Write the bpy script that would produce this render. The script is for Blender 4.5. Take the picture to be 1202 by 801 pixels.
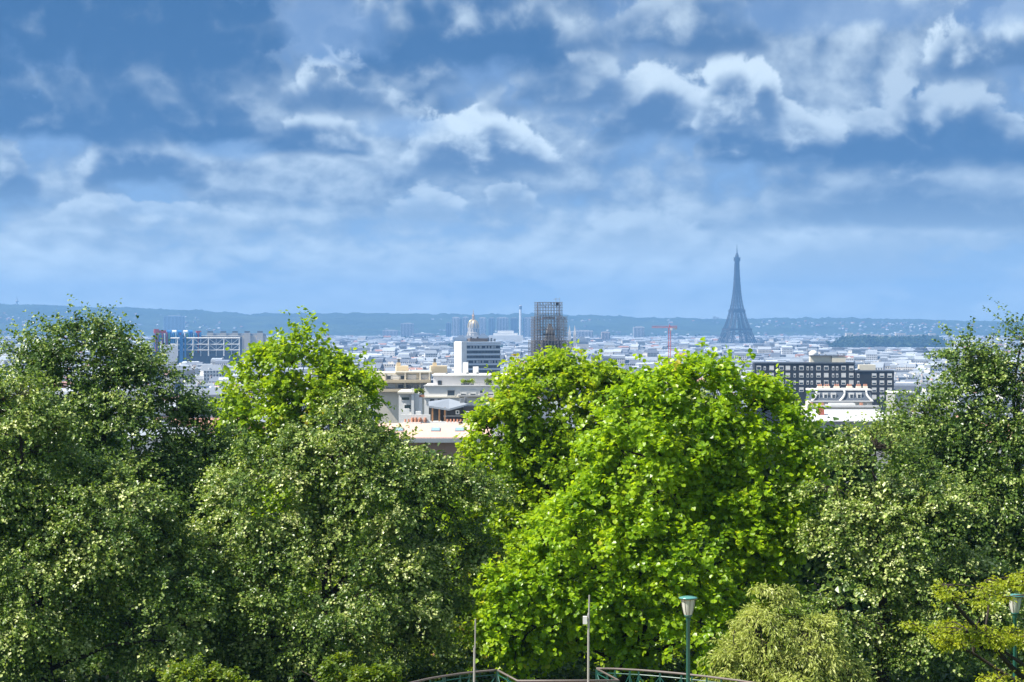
import bpy, math, random
import numpy as np
from mathutils import Vector

# ------------------------------------------------------------------ scene, camera, sky, sun
scene = bpy.context.scene
for o in list(bpy.data.objects):
    bpy.data.objects.remove(o)
COL = scene.collection
FPX = 2616.0            # focal length in photograph pixels (photo is 1202 wide)
EYE = 77.0              # camera height over the city plain
HOR = 379.0             # photo row of eye level

cam = bpy.data.cameras.new('camera'); camo = bpy.data.objects.new('camera', cam)
COL.objects.link(camo); scene.camera = camo
cam.sensor_width = 36.0; cam.lens = 36.0 * FPX / 1202.0
cam.clip_start = 0.5; cam.clip_end = 60000
camo.location = (0, 0, EYE)
camo.rotation_euler = (math.radians(90) - math.atan((400.5 - HOR) / FPX), 0, 0)

SUN_AZ = math.radians(-106)      # from the view direction, negative = to the left
SUN_EL = math.radians(52)
sun_dir = Vector((math.sin(SUN_AZ) * math.cos(SUN_EL), math.cos(SUN_AZ) * math.cos(SUN_EL), math.sin(SUN_EL)))
sl = bpy.data.lights.new('sun', 'SUN'); sl.energy = 5.0; sl.angle = math.radians(0.5); sl.color = (1.0, 0.95, 0.87)
so = bpy.data.objects.new('sun', sl); COL.objects.link(so)
so.rotation_euler = sun_dir.to_track_quat('Z', 'Y').to_euler()

class NT:
    """tiny helper to wire node trees"""
    def __init__(s, tree): s.t = tree; s.n = tree.nodes; s.l = tree.links
    def node(s, typ, **kw):
        n = s.n.new(typ)
        for k, v in kw.items(): setattr(n, k, v)
        return n
    def put(s, sock, v):
        if hasattr(v, 'is_output') or isinstance(v, bpy.types.NodeSocket): s.l.new(v, sock)
        else: sock.default_value = v
    def m(s, op, a, b=None, c=None, clamp=False):
        n = s.n.new('ShaderNodeMath'); n.operation = op; n.use_clamp = clamp
        s.put(n.inputs[0], a)
        if b is not None: s.put(n.inputs[1], b)
        if c is not None: s.put(n.inputs[2], c)
        return n.outputs[0]
    def step(s, v, a, b):
        n = s.n.new('ShaderNodeMapRange'); n.interpolation_type = 'SMOOTHSTEP'
        s.put(n.inputs[0], v); n.inputs[1].default_value = a; n.inputs[2].default_value = b
        n.inputs[3].default_value = 0; n.inputs[4].default_value = 1
        return n.outputs[0]
    def mix(s, f, a, b):
        n = s.n.new('ShaderNodeMix'); n.data_type = 'RGBA'
        s.put(n.inputs[0], f)
        for k, v in ((6, a), (7, b)):
            if isinstance(v, tuple) and len(v) == 3: v = v + (1,)
            s.put(n.inputs[k], v)
        return n.outputs[2]
    def xyz(s, x, y, z):
        n = s.n.new('ShaderNodeCombineXYZ'); s.put(n.inputs[0], x); s.put(n.inputs[1], y); s.put(n.inputs[2], z)
        return n.outputs[0]
    def noise(s, vec, scale, detail=4, rough=.5, dist=0.0, lac=2.0):
        n = s.n.new('ShaderNodeTexNoise'); s.l.new(vec, n.inputs['Vector'])
        n.inputs['Scale'].default_value = scale; n.inputs['Detail'].default_value = detail
        n.inputs['Roughness'].default_value = rough; n.inputs['Distortion'].default_value = dist
        n.inputs['Lacunarity'].default_value = lac
        return n.outputs['Fac']

world = bpy.data.worlds.new('World'); scene.world = world; world.use_nodes = True
T = NT(world.node_tree); T.n.clear()
sky = T.node('ShaderNodeTexSky', sky_type='NISHITA')
sky.sun_disc = False; sky.sun_elevation = SUN_EL; sky.sun_rotation = SUN_AZ
up = T.node('ShaderNodeVectorMath', operation='MULTIPLY_ADD'); up.inputs[1].default_value = (1, 1, 1.6); up.inputs[2].default_value = (0, 0, .12)
tc = T.node('ShaderNodeTexCoord'); T.l.new(tc.outputs['Generated'], up.inputs[0]); T.l.new(up.outputs[0], sky.inputs['Vector'])   # the clear air above the murk, seen through the openings
sky.altitude = 100; sky.air_density = 1.0; sky.dust_density = 0.0; sky.ozone_density = 4.0
bg_sky = T.node('ShaderNodeBackground'); T.l.new(sky.outputs[0], bg_sky.inputs[0]); bg_sky.inputs[1].default_value = 0.08
sp = T.node('ShaderNodeSeparateXYZ'); T.l.new(tc.outputs['Generated'], sp.inputs[0])
el = T.m('MAXIMUM', T.m('ARCSINE', sp.outputs[2]), 0.0)
az = T.m('ARCTAN2', sp.outputs[0], sp.outputs[1])
U = T.m('MULTIPLY', az, 5.6); V = T.m('MULTIPLY', T.m('LOGARITHM', T.m('ADD', el, .075), math.e), 1.15)
def n2(q, scale, detail, rough=.5):
    n = T.node('ShaderNodeTexNoise', noise_dimensions='2D'); T.l.new(q, n.inputs['Vector'])
    n.inputs['Scale'].default_value = scale; n.inputs['Detail'].default_value = detail; n.inputs['Roughness'].default_value = rough
    return n.outputs['Fac']
wq = T.node('ShaderNodeTexNoise', noise_dimensions='2D'); T.l.new(T.xyz(U, V, 0), wq.inputs['Vector']); wq.inputs['Scale'].default_value = 5.0; wq.inputs['Detail'].default_value = 3
va = T.node('ShaderNodeVectorMath', operation='MULTIPLY_ADD'); T.l.new(wq.outputs['Color'], va.inputs[0]); va.inputs[1].default_value = (.035, .03, 0); T.l.new(T.xyz(U, V, 0), va.inputs[2])
def fld(du, dv, scale, det, rough=.55):
    ad = T.node('ShaderNodeVectorMath', operation='ADD'); T.l.new(va.outputs[0], ad.inputs[0]); ad.inputs[1].default_value = (du + 2.3, dv + 7.1, 0)
    return T.m('SUBTRACT', n2(ad.outputs[0], scale, det, rough), .5)
big = fld(0, 0, 1.7, 1)
def billow(du, dv, det):
    b = T.m('ABSOLUTE', fld(du, dv, 6.5, 1.5)); c = fld(du, dv, 3.7, det, .60)
    return T.m('ADD', T.m('MULTIPLY', b, .55), T.m('MULTIPLY_ADD', c, .80, -.07))
f0 = billow(0, 0, 8); f1 = billow(-.035, .065, 4)
emb = T.m('SUBTRACT', f0, f1)
# a thin broken veil everywhere, then the separate cumulus banks from the horizon upward
d0 = T.m('ADD', T.m('MULTIPLY', big, .8), T.m('MULTIPLY', f0, .6))
cov = T.step(d0, -.24, -.02)
lit = T.m('ADD', T.m('ADD', T.m('MULTIPLY', emb, .9), T.m('MULTIPLY', d0, .8)), .42, clamp=True)
K = T.m('ADD', T.m('MULTIPLY_ADD', f0, 1.6, 1.0), T.m('MULTIPLY', big, .5)); FB = T.m('MULTIPLY', f0, .6); G = T.m('ADD', T.m('MULTIPLY', emb, 1.9), T.m('MULTIPLY', f0, .6))
AE = T.xyz(az, el, 0)
def rng_node(v, a, b, c, d):
    n = T.n.new('ShaderNodeMapRange'); n.interpolation_type = 'SMOOTHSTEP'; T.l.new(v, n.inputs[0])
    for k, q in enumerate((a, b, c, d)): n.inputs[k + 1].default_value = q
    return n.outputs[0]
def cumulus(cov, lit, px0, px1, base, top, lo, hi, op=1.0, soft=.15):
    a0 = ((px0 + px1) / 2 - 601) / FPX; wx = (px1 - px0) / 2 / FPX; e0 = (HOR - base) / FPX; hy = (base - top) / FPX
    v = T.node('ShaderNodeVectorMath', operation='MULTIPLY_ADD'); T.l.new(AE, v.inputs[0]); v.inputs[1].default_value = (1 / wx, 1 / hy, 0); v.inputs[2].default_value = (-a0 / wx, -e0 / hy, 0)
    ln = T.node('ShaderNodeVectorMath', operation='LENGTH'); T.l.new(v.outputs[0], ln.inputs[0])
    sp_ = T.node('ShaderNodeSeparateXYZ'); T.l.new(v.outputs[0], sp_.inputs[0]); t = sp_.outputs[1]
    m = T.m('SUBTRACT', K, ln.outputs['Value'])
    al = T.m('MULTIPLY', rng_node(m, 0, soft, 0, op), rng_node(T.m('ADD', t, FB), -.14, .10, 0, 1))
    g = T.m('ADD', T.m('MULTIPLY_ADD', t, .95, G), rng_node(m, .05, .45, .34, 0))
    g = rng_node(g, .05, 1.0, lo, hi)
    mx = T.node('ShaderNodeMix', data_type='FLOAT'); T.l.new(al, mx.inputs[0]); T.l.new(lit, mx.inputs[2]); T.l.new(g, mx.inputs[3])
    return T.m('MAXIMUM', cov, al), mx.outputs[0]
CUM = [(30, 310, 266, 222, .30, .74, .75), (420, 570, 268, 205, .32, .70, .8), (560, 650, 252, 205, .32, .74, .7), (670, 830, 300, 248, .34, .62, .7), (860, 1260, 335, 262, .06, .24, .95, .6),
       (830, 1280, 268, 200, .02, .28, .97, .5), (-80, 75, 250, 120, .06, .62, .9), (90, 250, 222, 120, .08, .74, .95), (470, 660, 205, 118, .18, .95, .95), (290, 440, 182, 128, .10, .72, .95),
       (930, 1260, 205, 95, .06, .62, .95), (790, 1000, 190, 105, .10, .74, .95), (680, 850, 168, 66, .14, .84, .95), (810, 930, 150, 62, .18, .90, .95), (-160, 360, 172, 60, .02, .50, .97), (560, 760, 130, 40, .16, .62, .9), (320, 470, 135, 40, .18, .92, .95),
       (395, 690, 95, -90, .02, .62, .97), (-420, 430, 98, -300, -.02, .36, 1.0), (1070, 1230, 95, 10, .16, .90, .95), (650, 930, 62, -30, .12, .62, .9),
       (-560, -60, 190, 40, .05, .8, .95), (1250, 1800, 170, 30, .05, .85, .95)]
for c_ in CUM: cov, lit = cumulus(cov, lit, *c_)
HN = T.m('ADD', T.m('MULTIPLY_ADD', f0, -2.6, 1.05), T.m('MULTIPLY', big, -1.2))
def hole(px, py, wx, wy):
    v = T.node('ShaderNodeVectorMath', operation='MULTIPLY_ADD'); T.l.new(AE, v.inputs[0]); v.inputs[1].default_value = (FPX / wx, FPX / wy, 0); v.inputs[2].default_value = (-(px - 601) / wx, -(HOR - py) / wy, 0)
    ln = T.node('ShaderNodeVectorMath', operation='LENGTH'); T.l.new(v.outputs[0], ln.inputs[0])
    return rng_node(T.m('SUBTRACT', HN, ln.outputs['Value']), -.45, .45, 1, .25)
for h_ in ((392, 34, 50, 36), (270, 178, 45, 12), (470, 150, 45, 14), (1000, 20, 120, 20), (1185, 12, 60, 30)): cov = T.m('MULTIPLY', cov, hole(*h_))
ccol = T.mix(T.step(lit, .0, 1.0), (.036, .130, .315), (.76, .90, 1.0))
hz = T.m('SUBTRACT', 1.0, T.step(el, -.02, .075))
ccol = T.mix(T.m('MULTIPLY', hz, .80), ccol, (1.0, 1.18, 1.22))
cov = T.m('MAXIMUM', cov, hz)
bg_c = T.node('ShaderNodeBackground'); T.l.new(ccol, bg_c.inputs[0]); bg_c.inputs[1].default_value = 0.60
mixw = T.node('ShaderNodeMixShader'); T.l.new(T.m('MULTIPLY', cov, .93), mixw.inputs[0])
T.l.new(bg_sky.outputs[0], mixw.inputs[1]); T.l.new(bg_c.outputs[0], mixw.inputs[2])
wout = T.node('ShaderNodeOutputWorld'); T.l.new(mixw.outputs[0], wout.inputs[0])

vs = scene.view_settings
vs.view_transform = 'Standard'; vs.look = 'None'; vs.exposure = 0.85; vs.gamma = 1.0; vs.use_curve_mapping = False
scene.render.engine = 'CYCLES'
cy = scene.cycles
cy.use_denoising = True
cy.max_bounces = 4; cy.diffuse_bounces = 1; cy.glossy_bounces = 2; cy.transmission_bounces = 4
cy.transparent_max_bounces = 6; cy.volume_bounces = 0; cy.caustics_reflective = False; cy.caustics_refractive = False
cy.sample_clamp_indirect = 6

# ------------------------------------------------------------------ helpers
def W(px, py, Y):
    return Vector(((px - 601) / FPX * Y, Y, EYE - (py - HOR) / FPX * Y))
def WX(px, Y): return (px - 601) / FPX * Y
def WZ(py, Y): return EYE - (py - HOR) / FPX * Y

MATS = {}
def mat(name, col, rough=.6, metal=0.0, var=0.0, scale=.5, bump=0.0, spec=.4):
    if name in MATS: return MATS[name]
    m = bpy.data.materials.new(name); m.use_nodes = True; t = NT(m.node_tree)
    b = t.n['Principled BSDF']
    b.inputs['Roughness'].default_value = rough; b.inputs['Metallic'].default_value = metal
    b.inputs['Specular IOR Level'].default_value = spec
    g = t.node('ShaderNodeTexCoord').outputs['Object']
    f = t.noise(g, scale, 5, .6)
    f2 = t.noise(g, scale * 9, 3, .6)
    k = t.m('ADD', t.m('MULTIPLY', t.m('SUBTRACT', f, .5), var * 2.4), t.m('MULTIPLY', t.m('SUBTRACT', f2, .5), var * 1.2))
    hs = t.node('ShaderNodeHueSaturation'); hs.inputs['Color'].default_value = tuple(col) + (1,)
    t.l.new(t.m('ADD', k, 1.0), hs.inputs['Value'])
    t.l.new(hs.outputs[0], b.inputs['Base Color'])
    if bump:
        bn = t.node('ShaderNodeBump'); bn.inputs['Strength'].default_value = bump; bn.inputs['Distance'].default_value = .05
        t.l.new(f2, bn.inputs['Height']); t.l.new(bn.outputs[0], b.inputs['Normal'])
    MATS[name] = m
    return m

class MB:
    """collects shapes; build() links them as one mesh object"""
    def __init__(s): s.v = []; s.f = []; s.mi = []; s.cur = 0
    def add(s, vs, fs):
        n = len(s.v); s.v += [tuple(p) for p in vs]
        s.f += [tuple(n + i for i in f) for f in fs]; s.mi += [s.cur] * len(fs); return s
    def box(s, x0, x1, y0, y1, z0, z1):
        return s.add([(x0, y0, z0), (x1, y0, z0), (x1, y1, z0), (x0, y1, z0), (x0, y0, z1), (x1, y0, z1), (x1, y1, z1), (x0, y1, z1)],
                     [(0, 3, 2, 1), (4, 5, 6, 7), (0, 1, 5, 4), (1, 2, 6, 5), (2, 3, 7, 6), (3, 0, 4, 7)])
    def tube(s, pts, rads, sides=6, cap=True):
        pts = [Vector(p) for p in pts]; n0 = len(pts)
        if not hasattr(rads, '__len__'): rads = [rads] * n0
        vs = []; fs = []
        for i, p in enumerate(pts):
            d = (pts[min(i + 1, n0 - 1)] - pts[max(i - 1, 0)])
            d = d.normalized() if d.length > 1e-9 else Vector((0, 0, 1))
            a = d.cross(Vector((0, 0, 1)) if abs(d.z) < .9 else Vector((1, 0, 0))).normalized(); b = d.cross(a)
            for k in range(sides):
                t = 2 * math.pi * k / sides
                vs.append(p + (a * math.cos(t) + b * math.sin(t)) * rads[i])
        for i in range(n0 - 1):
            for k in range(sides):
                k2 = (k + 1) % sides
                fs.append((i * sides + k, i * sides + k2, (i + 1) * sides + k2, (i + 1) * sides + k))
        if cap:
            fs.append(tuple(range(sides))[::-1]); fs.append(tuple((n0 - 1) * sides + k for k in range(sides)))
        return s.add(vs, fs)
    def lathe(s, prof, sides=16, c=(0, 0, 0)):
        vs = []; fs = []
        for r, z in prof:
            for k in range(sides):
                t = 2 * math.pi * k / sides
                vs.append((c[0] + r * math.cos(t), c[1] + r * math.sin(t), c[2] + z))
        for i in range(len(prof) - 1):
            for k in range(sides):
                k2 = (k + 1) % sides
                fs.append((i * sides + k, i * sides + k2, (i + 1) * sides + k2, (i + 1) * sides + k))
        return s.add(vs, fs)
    def mesh(s, name, mats, smooth=False):
        me = bpy.data.meshes.new(name); me.from_pydata(s.v, [], s.f)
        for m in (mats if isinstance(mats, (list, tuple)) else [mats]): me.materials.append(m)
        if max(s.mi or [0]) > 0: me.polygons.foreach_set('material_index', s.mi)
        if smooth: me.polygons.foreach_set('use_smooth', [True] * len(s.f))
        me.update(); return me
    def build(s, name, mats, parent=None, smooth=False, loc=None):
        return link(name, s.mesh(name, mats, smooth), parent, loc)
def link(name, data, parent=None, loc=None, rz=None):
    o = bpy.data.objects.new(name, data); COL.objects.link(o)
    if parent is not None: o.parent = parent
    if loc is not None: o.location = loc
    if rz is not None: o.rotation_euler = (0, 0, rz)
    return o
def tag(o, label=None, cat=None, group=None, kind=None):
    if label: o['label'] = label
    if cat: o['category'] = cat
    if group: o['group'] = group
    if kind: o['kind'] = kind
    return o
def thing(name, label, cat, loc=(0, 0, 0), rz=0, group=None):
    o = bpy.data.objects.new(name, None); COL.objects.link(o); o.location = loc; o.rotation_euler = (0, 0, rz)
    return tag(o, label, cat, group)

# ------------------------------------------------------------------ terrain
PROF = np.array([(-400, 77), (-20, 75.6), (5, 75.3), (8, 75.0), (15, 73.2), (30, 69.6), (45, 67.0), (50, 66.8), (61, 66.8), (68, 65.6), (80, 63.4),
                 (110, 58.5), (160, 52), (226, 46), (330, 38), (500, 29), (870, 19), (1285, 11), (2000, 6), (3000, 2), (4500, 0), (9300, 0), (16000, 0)], float)
RIDGE = np.array([(-900, 352), (-300, 354), (0, 358), (60, 359), (160, 362), (200, 364), (240, 367), (290, 371), (340, 370), (400, 368.5), (480, 368), (530, 370),
                  (620, 370.5), (700, 372.5), (760, 373.5), (850, 374.5), (950, 375.5), (1100, 376.5), (1150, 377.3), (1400, 378), (2100, 376)], float)
def ground_z(x, y):
    x = np.asarray(x, float); y = np.asarray(y, float)
    z = np.interp(y, PROF[:, 0], PROF[:, 1])
    px = 601 + FPX * x / np.maximum(y, 50.0)
    top = EYE + (HOR - np.interp(px, RIDGE[:, 0], RIDGE[:, 1])) / FPX * 12500
    top = top + 3.2 * np.sin(x / 41.0) * np.sin(x / 97.0 + 1) + 2.4 * np.sin(x / 23.0 + 2 * np.sin(x / 160.0)) + 5 * np.sin(x / 270.0 + .7)
    t = np.clip((y - 9300) / 3200, 0, 1); t = t * t * (3 - 2 * t)
    back = np.clip((y - 12900) / 2200, 0, 1)
    und = 10 * np.sin(x / 420 + y / 800) * np.sin(y / 520 + 1.3) * t * (1 - t) * 4
    return z + (top * t + und) * (1 - .55 * back)

def sheet(name, ys, ncol, half, m, rough_z=0.0, seed=1, kind='structure'):
    rng = np.random.default_rng(seed)
    ys = np.asarray(ys, float); u = np.linspace(-1, 1, ncol)
    X = u[None, :] * np.array([half(y) for y in ys])[:, None]; Y = np.repeat(ys[:, None], ncol, 1)
    Z = ground_z(X, Y)
    if rough_z: 
        n = rng.normal(0, rough_z, Z.shape); n[0, :] = -abs(n[0, :]); Z = Z + n
    v = np.stack([X, Y, Z], -1).reshape(-1, 3)
    nr = len(ys); i = np.arange(nr - 1)[:, None] * ncol + np.arange(ncol - 1)[None, :]
    f = np.stack([i, i + 1, i + ncol + 1, i + ncol], -1).reshape(-1, 4)
    me = bpy.data.meshes.new(name); me.from_pydata(v.tolist(), [], f.tolist()); me.materials.append(m)
    me.polygons.foreach_set('use_smooth', [True] * len(f)); me.update()
    return tag(link(name, me), kind=kind)

gm = bpy.data.materials.new('park_and_street_ground'); gm.use_nodes = True; t = NT(gm.node_tree)
pos = t.node('ShaderNodeNewGeometry').outputs['Position']; sy = t.node('ShaderNodeSeparateXYZ'); t.l.new(pos, sy.inputs[0])
gcol = t.mix(t.noise(pos, .6, 6, .65), (.035, .075, .016), (.10, .15, .035))
ccol2 = t.mix(t.noise(pos, .02, 4, .6), (.09, .09, .09), (.20, .19, .17))
t.l.new(t.mix(t.step(sy.outputs[1], 150, 210), gcol, ccol2), t.n['Principled BSDF'].inputs['Base Color'])
t.n['Principled BSDF'].inputs['Roughness'].default_value = .9
ys = np.concatenate([np.arange(-400, 0, 40), np.arange(0, 120, 2.5), np.arange(120, 500, 20), np.arange(500, 9301, 200)])
sheet('ground', ys, 61, lambda y: max(90, .46 * y + 90) if y > 0 else 90, gm)
hm = bpy.data.materials.new('wooded_hill'); hm.use_nodes = True; t = NT(hm.node_tree)
pos = t.node('ShaderNodeNewGeometry').outputs['Position']
hc = t.mix(t.step(t.noise(pos, .004, 5, .6), .35, .65), (.02, .04, .012), (.055, .085, .028))
hc = t.mix(t.step(t.noise(pos, .03, 4, .7), .45, .7), hc, (.035, .05, .02))
t.l.new(hc, t.n['Principled BSDF'].inputs['Base Color']); t.n['Principled BSDF'].inputs['Roughness'].default_value = .9
bn = t.node('ShaderNodeBump'); bn.inputs['Strength'].default_value = 1; bn.inputs['Distance'].default_value = 12
t.l.new(t.noise(pos, .05, 3, .6), bn.inputs['Height']); t.l.new(bn.outputs[0], t.n['Principled BSDF'].inputs['Normal'])
sheet('hills', np.concatenate([np.arange(9298, 12900, 45), np.arange(12900, 15400, 200)]), 360, lambda y: .46 * y + 90, hm, rough_z=4.0)

# ------------------------------------------------------------------ city generator: arrays of four-sided tapered blocks
cm = bpy.data.materials.new('city_masonry_and_roofs'); cm.use_nodes = True; t = NT(cm.node_tree)
ca = t.node('ShaderNodeAttribute', attribute_name='col').outputs['Color']
uvn = t.node('ShaderNodeUVMap'); uvn.uv_map = 'metres'
su = t.node('ShaderNodeSeparateXYZ'); t.l.new(uvn.outputs[0], su.inputs[0])
fu = t.m('FRACT', t.m('DIVIDE', su.outputs[0], 2.5)); fv = t.m('FRACT', t.m('DIVIDE', su.outputs[1], 3.05))
wm = t.m('MULTIPLY', t.m('MULTIPLY', t.m('GREATER_THAN', fu, .30), t.m('LESS_THAN', fu, .72)),
         t.m('MULTIPLY', t.m('GREATER_THAN', fv, .22), t.m('LESS_THAN', fv, .80)))
wm = t.m('MULTIPLY', wm, t.m('GREATER_THAN', su.outputs[1], .01))
pos = t.node('ShaderNodeNewGeometry').outputs['Position']
hs = t.node('ShaderNodeHueSaturation'); t.l.new(ca, hs.inputs['Color'])
t.l.new(t.m('ADD', .8, t.m('MULTIPLY', t.noise(pos, .35, 5, .65), .4)), hs.inputs['Value'])
b = t.n['Principled BSDF']
t.l.new(t.mix(wm, hs.outputs[0], (.06, .075, .095)), b.inputs['Base Color'])
t.l.new(t.m('SUBTRACT', .7, t.m('MULTIPLY', wm, .5)), b.inputs['Roughness'])

def frusta(name, A):
    """A rows: cx,cy,ang,w,d,z0,w2,d2,z1,r,g,b,iswall -> mesh of open-bottom tapered blocks"""
    A = np.asarray(A, float).reshape(-1, 13); n = len(A)
    c, s = np.cos(A[:, 2]), np.sin(A[:, 2])
    sx = np.array([-1, 1, 1, -1]) * .5; sy_ = np.array([-1, -1, 1, 1]) * .5
    V = np.empty((n, 8, 3))
    for k, (w, d, z) in enumerate(((3, 4, 5), (6, 7, 8))):
        lx = A[:, w, None] * sx; ly = A[:, d, None] * sy_
        V[:, 4 * k:4 * k + 4, 0] = A[:, 0, None] + lx * c[:, None] - ly * s[:, None]
        V[:, 4 * k:4 * k + 4, 1] = A[:, 1, None] + lx * s[:, None] + ly * c[:, None]
        V[:, 4 * k:4 * k + 4, 2] = A[:, z, None]
    F = np.array([(0, 1, 5, 4), (1, 2, 6, 5), (2, 3, 7, 6), (3, 0, 4, 7), (4, 5, 6, 7)])
    I = (np.arange(n)[:, None, None] * 8 + F[None]).reshape(-1)
    me = bpy.data.meshes.new(name)
    me.vertices.add(n * 8); me.vertices.foreach_set('co', V.reshape(-1))
    me.loops.add(n * 20); me.loops.foreach_set('vertex_index', I)
    me.polygons.add(n * 5); me.polygons.foreach_set('loop_start', np.arange(n * 5) * 4)
    me.materials.append(cm)
    at = me.attributes.new('col', 'FLOAT_COLOR', 'FACE')
    colr = np.ones((n, 5, 4)); colr[:, :, :3] = A[:, None, 9:12]; at.data.foreach_set('color', colr.reshape(-1))
    uv = np.zeros((n, 5, 4, 2)); h = (A[:, 8] - A[:, 5]) * A[:, 12]; wl = A[:, 12] > 0
    for k, dim in enumerate((3, 4, 3, 4)):
        L = A[:, dim] * A[:, 12]
        uv[:, k, 1, 0] = L; uv[:, k, 2, 0] = L; uv[:, k, 0, 1] = .02 * A[:, 12]; uv[:, k, 1, 1] = .02 * A[:, 12]
        uv[:, k, 2, 1] = h; uv[:, k, 3, 1] = h
    ul = me.uv_layers.new(name='metres'); ul.data.foreach_set('uv', uv.reshape(-1))
    me.update(calc_edges=True); me.shade_flat()
    return me

rng = np.random.default_rng(11)
WALLS = np.array([(.74, .70, .63), (.80, .78, .74), (.66, .61, .53), (.58, .56, .53), (.82, .81, .80), (.70, .64, .55), (.50, .47, .44)])
WNAMES = ['cream', 'off-white', 'beige', 'grey', 'white', 'sandy', 'dark grey']
ROOFS = np.array([(.27, .30, .34), (.40, .43, .47), (.15, .17, .21), (.55, .55, .55), (.36, .19, .14), (.07, .08, .10)])
RNAMES = ['grey zinc roof', 'pale zinc roof', 'dark slate roof', 'light flat roof', 'red tiled roof', 'blackish roof']

# stretches where nothing in front may rise above a photo row: px0, px1, row, nearer than
KEEP = [(180, 300, 413, 2650), (440, 600, 470, 700), (536, 594, 442, 1290), (615, 690, 424, 860), (880, 1060, 476, 900), (880, 1060, 500, 500),
        (760, 800, 404, 2400), (440, 620, 404, 3900), (640, 880, 402, 4800), (845, 890, 404, 6950), (980, 1110, 409, 7300), (0, 1202, 395, 99999), (140, 312, 462, 1000), (640, 800, 440, 1200), (140, 312, 436, 1500), (1075, 1215, 490, 1100), (-20, 140, 490, 1100)]
FOOT = []   # (x, y, radius) of the hand-built buildings

BLD = []
gaps = [(180, 305, 380, 470), (430, 640, 380, 505), (655, 800, 380, 440), (875, 1125, 380, 495)]
def place(x, y, ang, w, d, hh, wi, ri):
    z0 = float(ground_z(x, y)); px = 601 + FPX * x / y
    top = z0 + hh + 3; py = HOR + (EYE - top) * FPX / y
    for (a, b_, row, far) in KEEP:
        if a - 12 < px < b_ + 12 and y < far and py < row:
            dz = (row - py) / FPX * y
            if hh - dz < 7: return
            hh -= dz; top -= dz; py = row
    BLD.append([x, y, ang, w, d, z0 - 2, hh + 2, wi, ri, px, py])
y = 300.0
PW = [.22, .18, .17, .13, .12, .12, .06]; PR = [.36, .16, .22, .08, .05, .13]
while y < 9400:
    dy = 20 + y * .0072; half = .25 * y + 50; x = -half - rng.uniform(0, 40)
    while x < half:
        n = int(rng.integers(3, 9)); ang = rng.normal(0, .28); d = rng.uniform(10, 14) + y * .0006; hb_ = 17.5 + rng.normal(0, 3.0); ri0 = rng.choice(6, p=PR)
        yy = y + rng.normal(0, dy * .16)
        for k in range(n):
            w = rng.uniform(9, 19) * (1 + y * .00006)
            x += w * math.cos(ang) * .5; yy += w * math.sin(ang) * .5
            hh = hb_ + rng.normal(0, 1.7); q = rng.random()
            if q < .05: hh += rng.uniform(4, 11)
            if q > .95: hh -= rng.uniform(4, 8)
            if y < 700: hh *= 1.1
            place(x, yy, ang, w, d * rng.uniform(.9, 1.1), hh, rng.choice(7, p=PW), ri0 if rng.random() < .55 else rng.choice(6, p=PR))
            x += w * math.cos(ang) * .5; yy += w * math.sin(ang) * .5
        x += rng.uniform(4, 11)
    y += dy
BLD = np.array(BLD)

# ------------------------------------------------------------------ simple hand-built pieces used by several buildings
M_white = mat('white_render', (.80, .79, .76), .75, var=.10, scale=.25)
M_cream = mat('cream_render', (.74, .68, .55), .8, var=.10, scale=.25)
M_tan = mat('tan_render', (.68, .56, .38), .8, var=.12, scale=.25)
M_grey = mat('grey_concrete', (.42, .42, .41), .8, var=.16, scale=.25)
M_black = mat('charcoal_cladding', (.030, .034, .040), .55, var=.2, scale=.4)
M_glass = mat('window_glass', (.05, .075, .10), .08, var=.15, spec=.8)
M_blind = mat('white_blind', (.72, .72, .70), .7, var=.06)
M_zinc = mat('zinc_sheet', (.36, .39, .43), .42, .3, var=.14, scale=.4)
M_slate = mat('slate', (.10, .12, .15), .55, var=.2, scale=.4)
M_terra = mat('terracotta', (.52, .25, .16), .8, var=.2, scale=2)
M_wood = mat('brown_wood', (.35, .18, .08), .6, var=.2, scale=3)
M_iron = mat('painted_iron', (.035, .03, .028), .6, var=.1, scale=.05)
M_steel = mat('galvanised_steel', (.30, .31, .32), .5, .3, var=.2, scale=.3)
M_stone = mat('pale_limestone', (.58, .53, .45), .85, var=.14, scale=.08)
M_gold = mat('gilded_lead', (.75, .55, .20), .38, .55, var=.15, scale=.2)
M_red = mat('red_paint', (.62, .06, .04), .5, var=.08)
M_blue = mat('blue_paint', (.03, .20, .48), .5, var=.12, scale=.15)
M_dkgreen = mat('dark_green_paint', (.012, .10, .075), .35, var=.1, scale=4, spec=.6)

def window_mesh(w, h, frame=.09, key=[0], blind=0.0, dark=False):
    """frame ring standing proud, pane set back, optional blind; origin at bottom centre, facing -y"""
    m = MB(); y0, y1 = -.06, .05
    m.box(-w / 2, -w / 2 + frame, y0, y1, 0, h); m.box(w / 2 - frame, w / 2, y0, y1, 0, h)
    m.box(-w / 2 + frame, w / 2 - frame, y0, y1, 0, frame); m.box(-w / 2 + frame, w / 2 - frame, y0, y1, h - frame, h)
    m.cur = 1; m.box(-w / 2 + frame, w / 2 - frame, -.012, .04, frame, h - frame)
    if blind:
        m.cur = 0; m.box(-w / 2 + frame, w / 2 - frame, -.04, -.014, h - frame - (h - 2 * frame) * blind, h - frame)
    return m.mesh('window', [M_blind if not dark else M_black, M_glass])
def block(name, parent, m, x0, x1, y0, y1, z0, z1): return MB().box(x0, x1, y0, y1, z0, z1).build(name, m, parent)

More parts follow.
